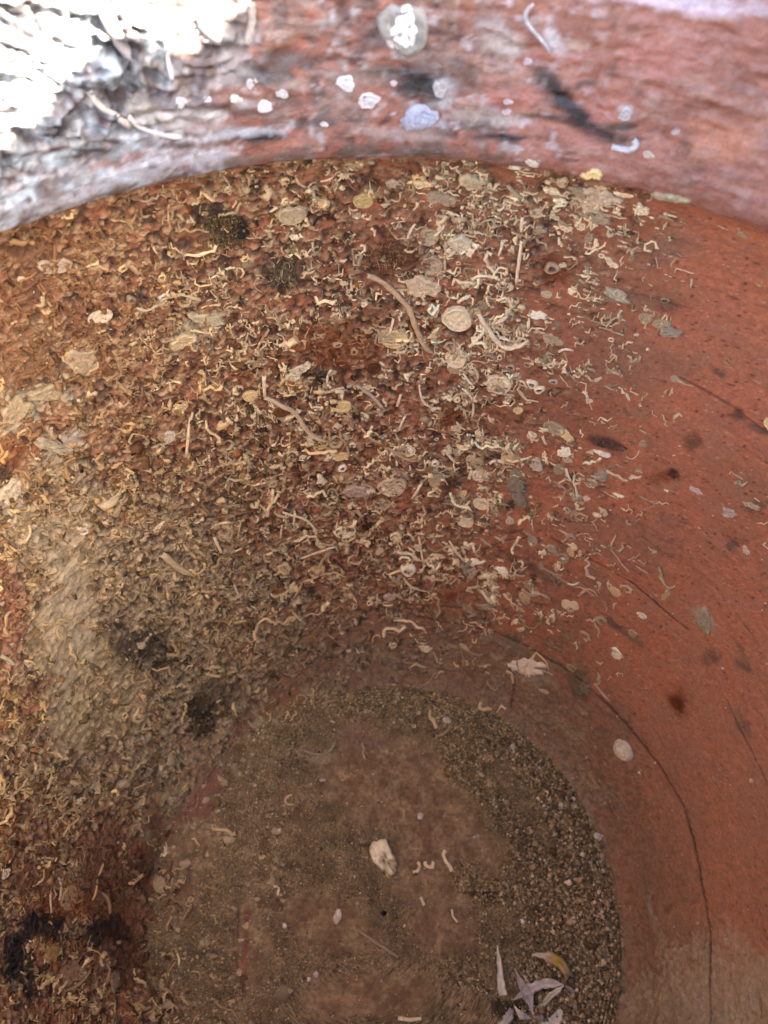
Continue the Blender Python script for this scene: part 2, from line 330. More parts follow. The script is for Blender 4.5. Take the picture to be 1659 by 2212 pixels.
NSTAIN_SUN = [(1195, 200, 60, 34, 60, BLACK, 1), (1235, 240, 60, 30, 25, BLACK, 1), (1300, 285, 66, 28, 14, BLACK, 1), (1345, 272, 34, 9, -8, BLACK, .8), (1262, 182, 34, 9, -15, (.06, .03, .025), .8), (1180, 160, 30, 10, 30, (.05, .03, .025), .8), (1320, 150, 14, 36, 20, (.14, .06, .04), .5),
          (905, 175, 62, 40, 0, BLACK, 1), (870, 195, 30, 12, 0, BLACK, .7), (950, 165, 14, 14, 0, BLACK, .9), (1095, 296, 70, 9, 2, BLACK, 1), (1170, 255, 60, 8, 10, (.06, .045, .035), .8), (1050, 270, 50, 8, 5, (.05, .04, .03), .7), (1010, 168, 16, 22, 0, (.12, .06, .04), .6),
          (575, 294, 60, 13, -2, BLACK, 1), (560, 160, 80, 32, 10, (.045, .035, .032), .85), (640, 130, 70, 30, 10, (.06, .04, .035), .8), (690, 265, 60, 10, -4, (.05, .03, .028), .8), (630, 225, 60, 20, 10, (.10, .05, .04), .7), (540, 245, 60, 14, 0, (.10, .05, .035), .6), (800, 80, 60, 36, -30, (.10, .055, .05), .7), (780, 40, 50, 30, 0, (.14, .06, .05), .5),
          (380, 315, 36, 9, -5, (.09, .06, .055), .7), (250, 290, 60, 14, -5, (.13, .11, .11), .6), (1480, 310, 20, 26, 0, (.12, .06, .045), .7), (1500, 365, 30, 12, 0, (.12, .06, .045), .6), (1500, 395, 24, 8, -20, (.10, .05, .035), .6), (1235, 330, 20, 6, 0, BLACK, .5), (1230, 345, 40, 5, 5, (.06, .03, .02), .7), (1385, 205, 8, 10, 0, (.1, .05, .04), .7),
          (1325, 42, 7, 30, -8, (.12, .04, .02), .7), (1090, 100, 50, 34, 20, (.40, .33, .27), .9), (1075, 55, 40, 30, 0, (.33, .26, .23), .7), (1195, 90, 20, 40, -40, (.46, .42, .40), .9), (1245, 95, 24, 14, 0, (.42, .32, .24), .6), (1085, 145, 60, 12, 0, (.40, .30, .26), .6),
          (520, 290, 120, 12, -4, (.42, .43, .45), .8), (400, 345, 120, 12, -12, (.42, .41, .43), .8), (260, 350, 90, 8, -14, (.36, .18, .15), .6), (200, 400, 160, 12, -22, (.38, .37, .40), .7), (1480, 4, 260, 26, 4, (.66, .58, .62), .8), (420, 250, 60, 22, 0, (.42, .40, .38), .6), (330, 235, 70, 30, 25, (.42, .38, .33), .7), (500, 130, 50, 50, 0, (.38, .35, .34), .7),  # pale top-right entry paints the sunlit edge of the neck
          (470, 250, 30, 12, 0, (.55, .52, .5), .8), (375, 245, 42, 12, 8, (.55, .52, .5), .8), (1020, 245, 90, 14, 0, (.36, .30, .25), .7), (1090, 262, 60, 14, 0, (.40, .37, .31), .7), (870, 290, 110, 16, 4, (.48, .36, .31), .7), (950, 220, 26, 18, 0, (.5, .46, .42), .8), (960, 180, 20, 38, -25, (.5, .46, .44), .8),
          (690, 200, 30, 10, 0, (.12, .07, .055), .6), (1100, 210, 70, 30, 0, (.42, .16, .12), .6), (1210, 120, 60, 20, 0, (.36, .13, .09), .5), (1560, 290, 110, 50, 0, (.46, .19, .10), .6), (1430, 120, 110, 50, 0, (.44, .18, .14), .5), (1300, 240, 40, 20, 0, PINK, .5), (1270, 300, 50, 20, 0, PINK, .4), (1355, 240, 18, 12, 0, (.5, .44, .4), .8)]

def neck_field(P, az, s):
    pp = project(P); px, py = pp[:, 0], pp[:, 1]
    m = P * 1000.0
    w1 = fbm(m / 7, 3, 105) - .5; w2 = fbm(m / 7 + 50, 3, 109) - .5
    f_fine = fbm(m / 1.4, 3, 121); f_mid = fbm(m / 4, 4, 131); f_lo = fbm(m / 18, 3, 141)
    st = fbm(np.stack([az * 14, (s - .3) * 700, 0 * s], 1), 3, 151)
    c = mix(np.array([.34, .145, .10]), np.array([.23, .095, .062]), sstep(.35, .7, f_lo * .5 + st * .5)) * (.72 + .56 * f_fine)[:, None]
    c = mix(c, np.array([.40, .24, .17]), sstep(.5, .7, f_mid) * .5)
    left = 1 - sstep(220, 640, px + w1 * 260)
    grey = np.clip(left * 1.1 + (f_mid - .5) * .9, 0, 1) * sstep(-.2, .5, left)
    c = mix(c, mix(np.array([.13, .15, .17]), np.array([.44, .53, .58]), sstep(.38, .64, f_fine * .5 + f_mid * .5)), grey * .93)  # grey crust with a bluish skylight tint painted in
    c = mix(c, np.array([.10, .05, .04]), sstep(.50, .66, fbm(m / 3 + 70, 4, 161)) * .9 * (.15 + .85 * (1 - sstep(900, 1250, px))))
    c = mix(c, np.array([.50, .48, .48]), sstep(.60, .70, fbm(m / 2.4 + 170, 3, 171)) * .7 * (1 - sstep(1000, 1500, px) * .9))
    g2 = (1 - sstep(900, 1260, px + w2 * 300)) * sstep(.42, .60, fbm(m / 5 + 430, 4, 221))
    c = mix(c, np.array([.19, .155, .13]) * (.4 + 1.2 * f_fine)[:, None], g2 * .6)
    dk = sstep(.54, .60, fbm(m / 5 + 230, 4, 201)) * sstep(.335, .345, P[:, 2]) * left
    c = mix(c, np.array([.030, .026, .030]), dk * .95)  # dark blotches painted as relief shadows in the sunlit part
    h = (f_mid - .5) * .0007 + (st - .5) * .0005 + (f_fine - .5) * .0002
    sw = fbm(np.stack([az * 22 + w1 * 1.5, (s - .3) * 260 + az * 9 + w2 * 1.5, 0 * s + 2], 1), 4, 183)
    rid = 1 - np.abs(sw * 2 - 1) * 3.0
    up = sstep(.335, .352, P[:, 2])
    h = h + (left + .12) * up * (np.clip(rid, 0, 1) * .0046 + (sw - .5) * .006 + (f_mid - .5) * .0045 + (f_fine - .5) * .0022)
    for x, y, rx, ry, ang, colr, k in NSTAIN_SUN:
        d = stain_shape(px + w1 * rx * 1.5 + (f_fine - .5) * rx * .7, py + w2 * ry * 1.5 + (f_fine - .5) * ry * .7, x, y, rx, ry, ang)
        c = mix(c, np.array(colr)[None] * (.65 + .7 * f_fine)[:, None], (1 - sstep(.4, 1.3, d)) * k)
    c = c * (.66 + .34 * sstep(850, 1250, px + w1 * 300))[:, None]     # darker clay towards the left of the neck
    # chipped, crusted lip
    lip = sstep(.385, .418, P[:, 2])
    h = h + lip * ((fbm(m / 9, 3, 191) - .5) * .008)
    return h, c

# ------------------------------------------------------------------ mesh helpers
def mesh_np(name, V, Q, colors=None, smooth=True):
    me = bpy.data.meshes.new(name)
    V = np.asarray(V, np.float32); Q = np.asarray(Q, np.int32)
    me.vertices.add(len(V)); me.vertices.foreach_set('co', V.ravel())
    n, k = Q.shape
    me.loops.add(n * k); me.loops.foreach_set('vertex_index', Q.ravel())
    me.polygons.add(n); me.polygons.foreach_set('loop_start', np.arange(n, dtype=np.int32) * k)
    try: me.polygons.foreach_set('loop_total', np.full(n, k, np.int32))
    except Exception: pass
    me.update(calc_edges=True)
    if smooth: me.polygons.foreach_set('use_smooth', np.ones(n, bool))
    if colors is not None:
        at = me.color_attributes.new('pigment', 'FLOAT_COLOR', 'POINT')
        C4 = np.ones((len(V), 4), np.float32); C4[:, :3] = np.clip(colors, 0, 1)
        at.data.foreach_set('color', C4.ravel())
    me.validate()
    return me

def obj(name, me, mat, parent=None, loc=None):
    o = bpy.data.objects.new(name, me); COL.objects.link(o)
    if mat: me.materials.append(mat)
    if parent is not None: o.parent = parent
    if loc is not None: o.location = loc
    return o

def tag(o, label=None, cat=None, group=None, kind=None):
    if label: o['label'] = label
    if cat: o['category'] = cat
    if group: o['group'] = group
    if kind: o['kind'] = kind
    return o

def pigment_material(name, rough, nscale, lo, hi, bscale, bdist, spec=.3):
    m = bpy.data.materials.new(name); m.use_nodes = True
    t = m.node_tree; b = t.nodes['Principled BSDF']
    at = t.nodes.new('ShaderNodeAttribute'); at.attribute_name = 'pigment'
    tc = t.nodes.new('ShaderNodeTexCoord')
    n = t.nodes.new('ShaderNodeTexNoise'); n.inputs['Scale'].default_value = nscale; n.inputs['Detail'].default_value = 5; n.inputs['Roughness'].default_value = .65
    t.links.new(tc.outputs['Object'], n.inputs['Vector'])
    r = t.nodes.new('ShaderNodeMapRange'); r.inputs['To Min'].default_value = lo; r.inputs['To Max'].default_value = hi
    r.inputs['From Min'].default_value = .3; r.inputs['From Max'].default_value = .7
    t.links.new(n.outputs['Fac'], r.inputs['Value'])
    mx = t.nodes.new('ShaderNodeVectorMath'); mx.operation = 'SCALE'
    t.links.new(at.outputs['Color'], mx.inputs[0]); t.links.new(r.outputs[0], mx.inputs['Scale'])
    t.links.new(mx.outputs[0], b.inputs['Base Color'])
    n2 = t.nodes.new('ShaderNodeTexNoise'); n2.inputs['Scale'].default_value = bscale; n2.inputs['Detail'].default_value = 4; n2.inputs['Roughness'].default_value = .7
    t.links.new(tc.outputs['Object'], n2.inputs['Vector'])
    bu = t.nodes.new('ShaderNodeBump'); bu.inputs['Strength'].default_value = .8; bu.inputs['Distance'].default_value = bdist
    t.links.new(n2.outputs['Fac'], bu.inputs['Height']); t.links.new(bu.outputs[0], b.inputs['Normal'])
    b.inputs['Roughness'].default_value = rough; b.inputs['Specular IOR Level'].default_value = spec
    return m

M_CLAY = pigment_material('fired_clay', .82, 900, .78, 1.22, 1500, .0004)
M_NECK = pigment_material('neck_clay', .27, 700, .8, 1.2, 1100, .0005, .6)
M_CALC = pigment_material('calcite', .75, 1300, .74, 1.18, 2200, .00025)
M_OUT = pigment_material('outer_clay', .85, 200, .8, 1.2, 500, .0006)
M_STONE = pigment_material('limestone', .85, 260, .8, 1.15, 900, .0006)
M_LEAF = pigment_material('dried_leaf', .55, 500, .86, 1.1, 700, .0002)

# ------------------------------------------------------------------ the pot
jar = bpy.data.objects.new('clay_jar', None); COL.objects.link(jar)
tag(jar, 'red clay jar seen from inside, crusted with worm tubes and barnacles', 'jar')

def azs(n, dense=128):
    k = int(n * .94); a = np.linspace(-math.radians(dense), math.radians(dense), k)
    b = np.linspace(math.radians(dense), math.radians(360 - dense), n - k + 2)[1:-1]
    return np.r_[a, b]

def revolve(name, ss, az, field, mat):
    nA, nS = len(az), len(ss)
    A = np.repeat(az[None], nS, 0).ravel(); SS = np.repeat(ss[:, None], nA, 1).ravel()
    A = np.where(A > math.pi, A - 2 * math.pi, A)
    P, N = base(A, SS); h, c = field(P, A, SS)
    if name == 'body': h = h * (1 - .5*sstep(S_BODY - .006, S_BODY, SS))
    V = P + N * h[:, None]
    if name == 'neck': V = warp(V)
    i = np.arange(nS - 1)[:, None] * nA; j = np.arange(nA)[None]
    jn = (j + 1) % nA
    Q = np.stack([i + j, i + nA + j, i + nA + jn, i + jn], 2).reshape(-1, 4)
    return obj(name, mesh_np(name, V, Q, c), mat, jar)

AZ = azs(960)
ss = np.r_[np.linspace(.0015, .124, 240), np.linspace(.124, S_BODY, 560)[1:]]
revolve('body', ss, AZ, body_field, M_CLAY)
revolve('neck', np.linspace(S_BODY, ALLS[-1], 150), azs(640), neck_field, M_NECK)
OP, OS = resample(OUT, 60)
oaz = np.linspace(-math.pi, math.pi, 129)[:-1]
A = np.repeat(oaz[None], 60, 0); V = np.stack([OP[:, 0:1] * np.sin(A), OP[:, 0:1] * np.cos(A), np.repeat(OP[:, 1:2], 128, 1)], 2).reshape(-1, 3)
i = np.arange(59)[:, None] * 128; j = np.arange(128)[None]; jn = (j + 1) % 128
Q = np.stack([i + j, i + 128 + j, i + 128 + jn, i + jn], 2).reshape(-1, 4)
V = warp(V); fo = fbm(V * 60, 4, 3)
obj('outer_wall', mesh_np('outer_wall', V, Q, mix(np.array([.34, .15, .09]), np.array([.42, .30, .2]), sstep(.45, .7, fo))), M_OUT, jar)

# ------------------------------------------------------------------ pieces that grow on the wall
rng = np.random.default_rng(11)
R = random.Random(5)

def surf(px):
    """pixels -> displaced points, normals"""
    az, s = hit(px); P, N = base(az, s)
    fn = s > S_BODY
    h = np.zeros(len(P))
    if (~fn).any(): h[~fn] = body_field(P[~fn], az[~fn], s[~fn])[0]
    if fn.any(): h[fn] = neck_field(P[fn], az[fn], s[fn])[0]
    return P + N * h[:, None], N

def frames(P, N):
    X = np.array([1., 0, 0])[None] - N * N[:, 0:1]; X /= np.linalg.norm(X, axis=1)[:, None]
    return X, np.cross(N, X)

def scale_at(P):                                        # metres per view unit at a point
    a = np.array([0, math.sin(TILT), -math.cos(TILT)])
    return ((P - np.array([0, -CY, CH])) @ a) / F

def tubes_mesh(C, N, rad, sides, colr, arch=1.0):
    """C (n,k,3) centre lines, N (n,3) up normals, rad (n,k); returns V,Q,colours"""
    n, k, _ = C.shape
    T = np.gradient(C, axis=1); T /= np.linalg.norm(T, axis=2)[..., None] + 1e-9
    Nn = np.repeat(N[:, None], k, 1); B = np.cross(T, Nn); B /= np.linalg.norm(B, axis=2)[..., None] + 1e-9
    U = np.cross(B, T)
    ang = np.linspace(0, 2 * math.pi, sides, endpoint=False)
    V = (C[:, :, None] + rad[:, :, None, None] * (np.cos(ang)[None, None, :, None] * B[:, :, None] + arch * np.sin(ang)[None, None, :, None] * U[:, :, None]))
    V = V.reshape(-1, 3)
    i = (np.arange(n) * k * sides)[:, None, None] + (np.arange(k - 1) * sides)[None, :, None] + np.arange(sides)[None, None]
    i2 = (np.arange(n) * k * sides)[:, None, None] + (np.arange(k - 1) * sides)[None, :, None] + ((np.arange(sides) + 1) % sides)[None, None]
    Q = np.stack([i, i2, i2 + sides, i + sides], 3).reshape(-1, 4)
    CC = np.repeat(colr, k * sides, 0) * rng.uniform(.82, 1.15, (n * k * sides, 1))
    return V, Q, CC

def onto(P):
    """drop points onto the displaced pot"""
    az, s = closest(P); Pb, N = base(az, s)
    h = np.zeros(len(P)); m = s <= S_BODY
    if m.any(): h[m] = body_field(Pb[m], az[m], s[m])[0]
    if (~m).any(): h[~m] = neck_field(Pb[~m], az[~m], s[~m])[0]
    return Pb + N * h[:, None], N

def wander(n, k, length, P0, N0, turn=.9, bias=None):
    X, Y = frames(P0, N0)
    a = rng.uniform(0, 2 * math.pi, n) if bias is None else bias
    curl = rng.normal(0, turn, n); uv = np.zeros((n, k, 2)); x = np.zeros(n); y = np.zeros(n)
    for q in range(1, k):
        a = a + curl * .9 / k * 4 + rng.normal(0, .55, n)
        x = x + np.cos(a) * length / (k - 1); y = y + np.sin(a) * length / (k - 1)
        uv[:, q, 0] = x; uv[:, q, 1] = y
    uv -= uv.mean(1, keepdims=True)
    C = P0[:, None] + uv[..., 0:1] * X[:, None] + uv[..., 1:2] * Y[:, None]
    Ps, Ns = onto(C.reshape(-1, 3))
    return Ps.reshape(n, k, 3), Ns.reshape(n, k, 3)

def sample_px(n, dens):
    out = np.zeros((0, 2))
    while len(out) < n:
        p = np.stack([rng.uniform(-40, W + 40, n * 2), rng.uniform(260, H + 40, n * 2)], 1)
        keep = rng.uniform(0, 1, len(p)) < dens(p[:, 0], p[:, 1])
        az, s = hit(p[keep]); q = p[keep][s < S_BODY - .004]
        out = np.vstack([out, q])
    return out[:n]

def crust_density(px, py):
    p3 = np.stack([px / 90, py / 90, 0 * px], 1)
    return np.clip(grid(MAP_CRUST, px, py) ** 1.3 * (.35 + 1.3 * sstep(.35, .62, fbm(p3, 3, 71))), 0, 1) * (1 - .45 * grid(MAP_MUD, px, py))

def wall_dens(px, py):
    q3 = np.stack([px / 17, py / 17, 0 * px], 1)
    return np.clip(crust_density(px, py) * (.12 + 1.15 * sstep(.40, .60, fbm(q3, 3, 72))) * (1 - .75 * smooth_silt(px, py)), 0, 1)
PALE = np.array([.60, .46, .30])
def soil_and_shade(px, c, amt=1.0):
    x, y = px[:, 0], px[:, 1]
    w = fbm(np.stack([x / 40, y / 40, 0 * x], 1), 3, 301) - .5
    mu = np.clip(grid(MAP_MUD, x, y) * 1.1 + w * .8, 0, 1)
    c = mix(c, np.array([.37, .27, .135]) * (.6 + .5 * c[:, 0:1] / .6), mu * .62 * amt) * np.array([1, .95, .80])
    for a_ in STAINS_SHADE:
        if sum(a_[5]) > .5: continue
        t = (1 - sstep(.5, 1.2, stain_shape(x + w * a_[2], y + w * a_[3], *a_[:5]))) * a_[6]
        if t.max() > 0: c = mix(c, np.array(a_[5])[None] * (.7 + 1.2 * c[:, 0:1]), np.minimum(t * 1.1, .95) * amt)
    tl = (1 - sstep(150, 520, x)) * (1 - sstep(900, 1150, y)) * (.75 + w)
    return mix(c, np.array([.20, .085, .03]), np.clip(tl, 0, 1) * .9 * amt)

def shellcol(px, n, amt=1.0):
    """calcite colours: whiter and cleaner to the right, stained ochre to the left"""
    t = np.clip(px[:, 0] / 1100, 0, 1)
    c = mix(np.array([.66, .45, .21]), np.array([.90, .75, .50]), t * 1.15 + rng.normal(0, .22, n))
    k = rng.uniform(0, 1, n)
    c = np.where((k < .10)[:, None], np.array([.36, .27, .15]), c)
    c = np.where(((k > .80) & (t < .85))[:, None], np.array([.30, .125, .045]), c)
    c = np.where(((k > .10) & (k < .25) & (t < .75))[:, None], np.array([.075, .035, .016]), c)  # some pieces coloured dark to stand for shaded gaps
    return soil_and_shade(px, c * rng.uniform(.40, 1.25, (n, 1)) * (1 - .16 * (1 - t))[:, None], amt)

# --- the mass of small worm tubes
n = 11500; px = sample_px(n, wall_dens); P0, N0 = surf(px); sc = scale_at(P0)
wid = rng.lognormal(math.log(2.15), .42, n) * sc; ln = rng.lognormal(math.log(20), .55, n) * sc
C, Nn = wander(n, 6, ln, P0, N0, 1.0)
tp = np.array([.75, 1, 1.05, 1, .85, .5])[None] * wid[:, None] * rng.uniform(.6, 1.35, (n, 6))
C = C + rng.normal(0, .35, C.shape) * wid[:, None, None]
C = C + Nn * (wid[:, None] * np.array([.5, .6, .6, .6, .5, .2]))[..., None]
V, Q, cc = tubes_mesh(C, Nn[:, 3], tp, 5, shellcol(px, n), .85)
o = obj('small_worm_tubes', mesh_np('small_worm_tubes', V, Q, cc), M_CALC, jar); tag(o, kind='stuff')

# --- broken shell flakes, thin lumpy plates
def flakes(n, px, P0, N0, size, colr, sides=7, thick=.22, tilt=.35, dome=.25):
    X, Y = frames(P0, N0)
    tx = rng.normal(0, tilt, n); ty = rng.normal(0, tilt, n)
    Nt = N0 + X * tx[:, None] + Y * ty[:, None]; Nt /= np.linalg.norm(Nt, axis=1)[:, None]
    X, Y = frames(P0, Nt)
    a = np.linspace(0, 2 * math.pi, sides, endpoint=False)[None] + rng.uniform(-.3, .3, (n, sides)) + rng.uniform(0, 6.28, (n, 1))
    rr = size[:, None] * rng.uniform(.55, 1.15, (n, sides)); el = rng.uniform(.45, 1, (n, 1))
    ring = rr[..., None] * (np.cos(a)[..., None] * X[:, None] + el[..., None] * np.sin(a)[..., None] * Y[:, None])
    lift = size * thick
    top = P0[:, None] + ring * .86 + Nt[:, None] * (lift[:, None] * rng.uniform(.6, 1.3, (n, sides)))[..., None]
    bot = P0[:, None] + ring - Nt[:, None] * (lift * .6)[:, None, None]
    ctr = (P0 + Nt * (lift * (1 + dome * rng.normal(1, 1, n)))[:, None])[:, None]
    V = np.concatenate([bot, top, ctr], 1); k = 2 * sides + 1
    T = []
    for q in range(sides):
        r_ = (q + 1) % sides
        T += [[q, r_, sides + r_], [q, sides + r_, sides + q], [sides + q, sides + r_, 2 * sides]]
    T = np.array(T)[None] + (np.arange(n) * k)[:, None, None]
    cc = np.repeat(colr[:, None], k, 1) * rng.uniform(.75, 1.15, (n, k, 1)); cc[:, :sides] *= .7
    return V.reshape(-1, 3), T.reshape(-1, 3), cc.reshape(-1, 3)

n = 5600
px = sample_px(n, lambda x, y: np.clip(wall_dens(x, y) * .35 + .75 * grid(MAP_MUD, x, y) * (x < 620) * (1 - .6 * smooth_silt(x, y)) + .004, 0, 1))
P0, N0 = surf(px); sz = rng.lognormal(math.log(3.7), .62, n) * scale_at(P0)
fc = shellcol(px, n) * .88; mk = rng.uniform(0, 1, n) < grid(MAP_MUD, px[:, 0], px[:, 1]) * 1.1
fc = np.where(mk[:, None], np.array([.50, .38, .21]) * rng.uniform(.4, 1.2, (n, 1)), fc)
V, T, cc = flakes(n, px, P0 - N0 * (sz * .12)[:, None], N0, sz, fc, tilt=.2, thick=.16, dome=.5)
o = obj('shell_crumbs', mesh_np('shell_crumbs', V, T, cc, False), M_CALC, jar); tag(o, kind='stuff')

# --- tiny ring shells (open worm mouths and small barnacles)
def rings_mesh(P0, N0, rad, colr, sides=9):
    n = len(P0); X, Y = frames(P0, N0)
    a = np.linspace(0, 2 * math.pi, sides, endpoint=False)[None] + rng.uniform(0, 6, (n, 1))
    el = rng.uniform(.7, 1, (n, 1))
    prof = [(1.15, -.25), (1.0, .35), (.8, .5), (.55, .35), (.45, -.15)]
    V = []
    for pr, ph in prof:
        rr = rad[:, None] * pr * rng.uniform(.88, 1.1, (n, sides))
        V.append(P0[:, None] + rr[..., None] * (np.cos(a)[..., None] * X[:, None] + (el * np.sin(a))[..., None] * Y[:, None]) + N0[:, None] * (rad[:, None] * ph * rng.uniform(.8, 1.2, (n, sides)))[..., None])
    V.append((P0 - N0 * (rad * .1)[:, None])[:, None])
    V = np.concatenate(V, 1); k = 5 * sides + 1; T = []
    for l in range(4):
        for q in range(sides):
            r_ = (q + 1) % sides; T += [[l*sides+q, l*sides+r_, (l+1)*sides+r_], [l*sides+q, (l+1)*sides+r_, (l+1)*sides+q]]
    for q in range(sides): T.append([4*sides+q, 4*sides+(q+1) % sides, 5*sides])
    T = np.array(T)[None] + (np.arange(n) * k)[:, None, None]
    cc = np.repeat(colr[:, None], k, 1) * rng.uniform(.85, 1.12, (n, k, 1))
    cc[:, 4*sides:] = np.array([.16, .07, .035])
    return V.reshape(-1, 3), T.reshape(-1, 3), cc.reshape(-1, 3)

n = 170; px = sample_px(n, lambda x, y: np.clip(wall_dens(x, y), 0, 1)); P0, N0 = surf(px)
V, T, cc = rings_mesh(P0, N0, rng.lognormal(math.log(6), .35, n) * scale_at(P0), shellcol(px, n))
o = obj('small_ring_shells', mesh_np('small_ring_shells', V, T, cc), M_CALC, jar); tag(o, kind='stuff')

# --- large worm tubes, each its own part: centre line in view units, width
WT = [([(792, 585), (829, 608), (862, 637), (885, 662), (894, 697), (912, 738), (936, 765)], 13, (.50, .34, .20)),
      ([(1034, 676), (1057, 712), (1080, 742), (1108, 753), (1142, 736)], 10.5, None), ([(1078, 732), (1090, 724), (1102, 737)], 7, None),
      ([(1130, 462), (1126, 490), (1127, 500)], 8, None), ([(1127, 520), (1125, 545), (1122, 570), (1114, 618)], 8, None), ([(1109, 640), (1105, 660), (1098, 678)], 5, None), ([(1097, 680), (1084, 690), (1068, 700)], 9, None),
      ([(1047, 718), (1025, 735), (1010, 752)], 8, None), ([(990, 833), (1016, 842), (1024, 865), (1026, 885), (1018, 908)], 5.5, None), ([(905, 823), (907, 848), (912, 872), (935, 880)], 5.5, None), ([(866, 853), (856, 880)], 6, None),
      ([(829, 958), (850, 978), (880, 992), (902, 998)], 8, (.46, .30, .18)), ([(775, 920), (800, 943), (829, 960)], 7, (.5, .33, .2)), ([(912, 1040), (905, 1058), (894, 1070), (888, 1078)], 7, None),
      ([(1027, 950), (1068, 956), (1092, 965), (1104, 978)], 6, None), ([(962, 975), (972, 985), (990, 1003)], 7, None), ([(1172, 940), (1177, 950), (1181, 960)], 7, None), ([(1222, 1014), (1236, 1038)], 6, None), ([(1240, 1044), (1250, 1080)], 6, None),
      ([(1058, 997), (1072, 990), (1088, 1000)], 8, None), ([(570, 853), (600, 870), (640, 890), (655, 920), (672, 942), (705, 952)], 10, (.52, .38, .24)), ([(570, 810), (568, 830), (571, 852)], 9, None), ([(410, 898), (405, 945), (402, 985)], 7, None),
      ([(280, 653), (300, 673), (330, 663), (370, 640), (415, 638), (440, 658)], 8, (.42, .34, .22)), ([(340, 640), (365, 628)], 8, (.62, .5, .35)), ([(345, 1190), (380, 1221), (395, 1232), (415, 1237)], 15, (.47, .36, .22)),
      ([(610, 1106), (640, 1112), (675, 1125), (685, 1150), (688, 1180)], 6, None), ([(620, 1110), (605, 1125), (612, 1150), (605, 1160)], 4.5, None), ([(635, 1120), (632, 1145)], 4.5, None), ([(330, 1145), (345, 1128), (362, 1115)], 6, None), ([(455, 1140), (470, 1128), (500, 1125)], 6, None),
      ([(463, 1160), (472, 1180), (478, 1195)], 7, None), ([(505, 1262), (512, 1280), (522, 1295)], 4, None), ([(650, 1205), (690, 1190), (730, 1180)], 5, None), ([(829 + 340, 1225), (1200, 1240), (1245, 1270)], 5, (.36, .28, .18)), ([(1228, 1256), (1240, 1268), (1250, 1258)], 5, None),
      ([(1284, 1476), (1300, 1490), (1318, 1516)], 6, (.55, .36, .25)), ([(1300, 484), (1325, 500), (1345, 513)], 5.5, None), ([(898, 478), (885, 500), (880, 512)], 6, None), ([(1096, 400), (1115, 410), (1130, 425), (1145, 440)], 9, (.45, .36, .24)),
      ([(600, 450), (590, 455), (583, 462)], 6, None), ([(692, 390), (710, 385), (722, 384)], 4.5, None), ([(960, 490), (955, 500), (935, 512)], 7, None), ([(1085, 522), (1088, 530), (1078, 548)], 7, None), ([(1020, 600), (1038, 590), (1060, 592), (1085, 600), (1082, 610)], 7, None),
      ([(990, 652), (1005, 640), (1018, 635)], 8, None), ([(1000, 805), (1012, 820), (1022, 830)], 6, None), ([(715, 795), (700, 835), (720, 840)], 6, None), ([(690, 850), (730, 838), (760, 830)], 8, (.46, .38, .26)), ([(770, 830), (800, 850), (829, 880)], 8, (.42, .34, .25)),
      ([(875, 900), (862, 925)], 6, None), ([(1207, 760), (1220, 748), (1240, 755)], 7, None), ([(1260, 840), (1268, 850), (1272, 862)], 6, None), ([(970, 1170), (990, 1200), (1010, 1215)], 5, None), ([(1010, 1215), (1030, 1222), (1050, 1208)], 7, None), ([(1040, 1275), (1050, 1290), (1062, 1302)], 8, None), ([(905, 1160), (915, 1215)], 5, None),
      ([(90, 1860), (100, 1900), (78, 1915)], 6, None), ([(110, 1915), (108, 1950), (112, 1985)], 5, None), ([(130, 1895), (135, 1920), (128, 1945)], 6, None), ([(78, 1855), (110, 1850), (140, 1862), (165, 1895)], 5, None), ([(178, 1975), (155, 1990), (150, 2000)], 6, None), ([(160, 2095), (140, 2125), (120, 2150)], 6, None),
      ([(110, 1990), (140, 2030), (135, 2045), (120, 2040)], 5, (.46, .25, .1)), ([(60, 1680), (40, 1710), (15, 1720)], 6, None), ([(105, 1665), (112, 1690), (100, 1710)], 6, None), ([(20, 1725), (50, 1735)], 4, None), ([(372, 2150), (380, 2185), (372, 2190)], 5, (.5, .3, .22)), ([(385, 2060), (392, 2075), (388, 2085)], 5, None),
      ([(0, 1415), (20, 1425), (38, 1440)], 8, (.5, .42, .3)), ([(55, 1430), (72, 1425), (78, 1438)], 6, None), ([(48, 1165), (75, 1140), (60, 1130)], 6, None), ([(30, 1140), (55, 1148), (50, 1160)], 5, None), ([(165, 1140), (195, 1135), (190, 1155), (170, 1150)], 5, (.6, .5, .36)), ([(235, 1260), (245, 1275), (262, 1270)], 6, None),
      ([(1380, 432), (1392, 452), (1400, 465)], 7, None), ([(1075, 450), (1090, 445)], 7, None), ([(880, 1150), (900, 1160), (895, 1170)], 6, None), ([(950, 705), (935, 722)], 6, None), ([(850, 690), (842, 715)], 6, None), ([(820, 780), (830, 790)], 6, None)]
tube_count = 0
def add_tube(C, Nn, rad, colr, sides=8, name='worm_tube'):
    global tube_count
    C = np.array(C)[None]; V, Q, cc = tubes_mesh(C, Nn.mean(0)[None] / np.linalg.norm(Nn.mean(0)), rad[None], sides, np.array(colr)[None], .9)
    k = C.shape[1]
    V = V + rng.normal(0, .06, V.shape) * rad.mean()
    c0 = V.mean(0); dark = cc.copy()
    V2 = np.vstack([V, C[0, 0] , C[0, -1]])                          # mouths: dark inside
    cc2 = np.vstack([cc, [[.06, .035, .02]], [[.06, .035, .02]]])
    Tq = [[q[0], q[1], q[2]] for q in Q] + [[q[0], q[2], q[3]] for q in Q]
    for q in range(sides):
        Tq.append([len(V), (q + 1) % sides, q]); Tq.append([len(V) + 1, (k - 1) * sides + q, (k - 1) * sides + (q + 1) % sides])
    o = obj(name, mesh_np(name, V2 - c0, np.array(Tq), cc2), M_CALC, jar, c0)
    tube_count += 1
    return o

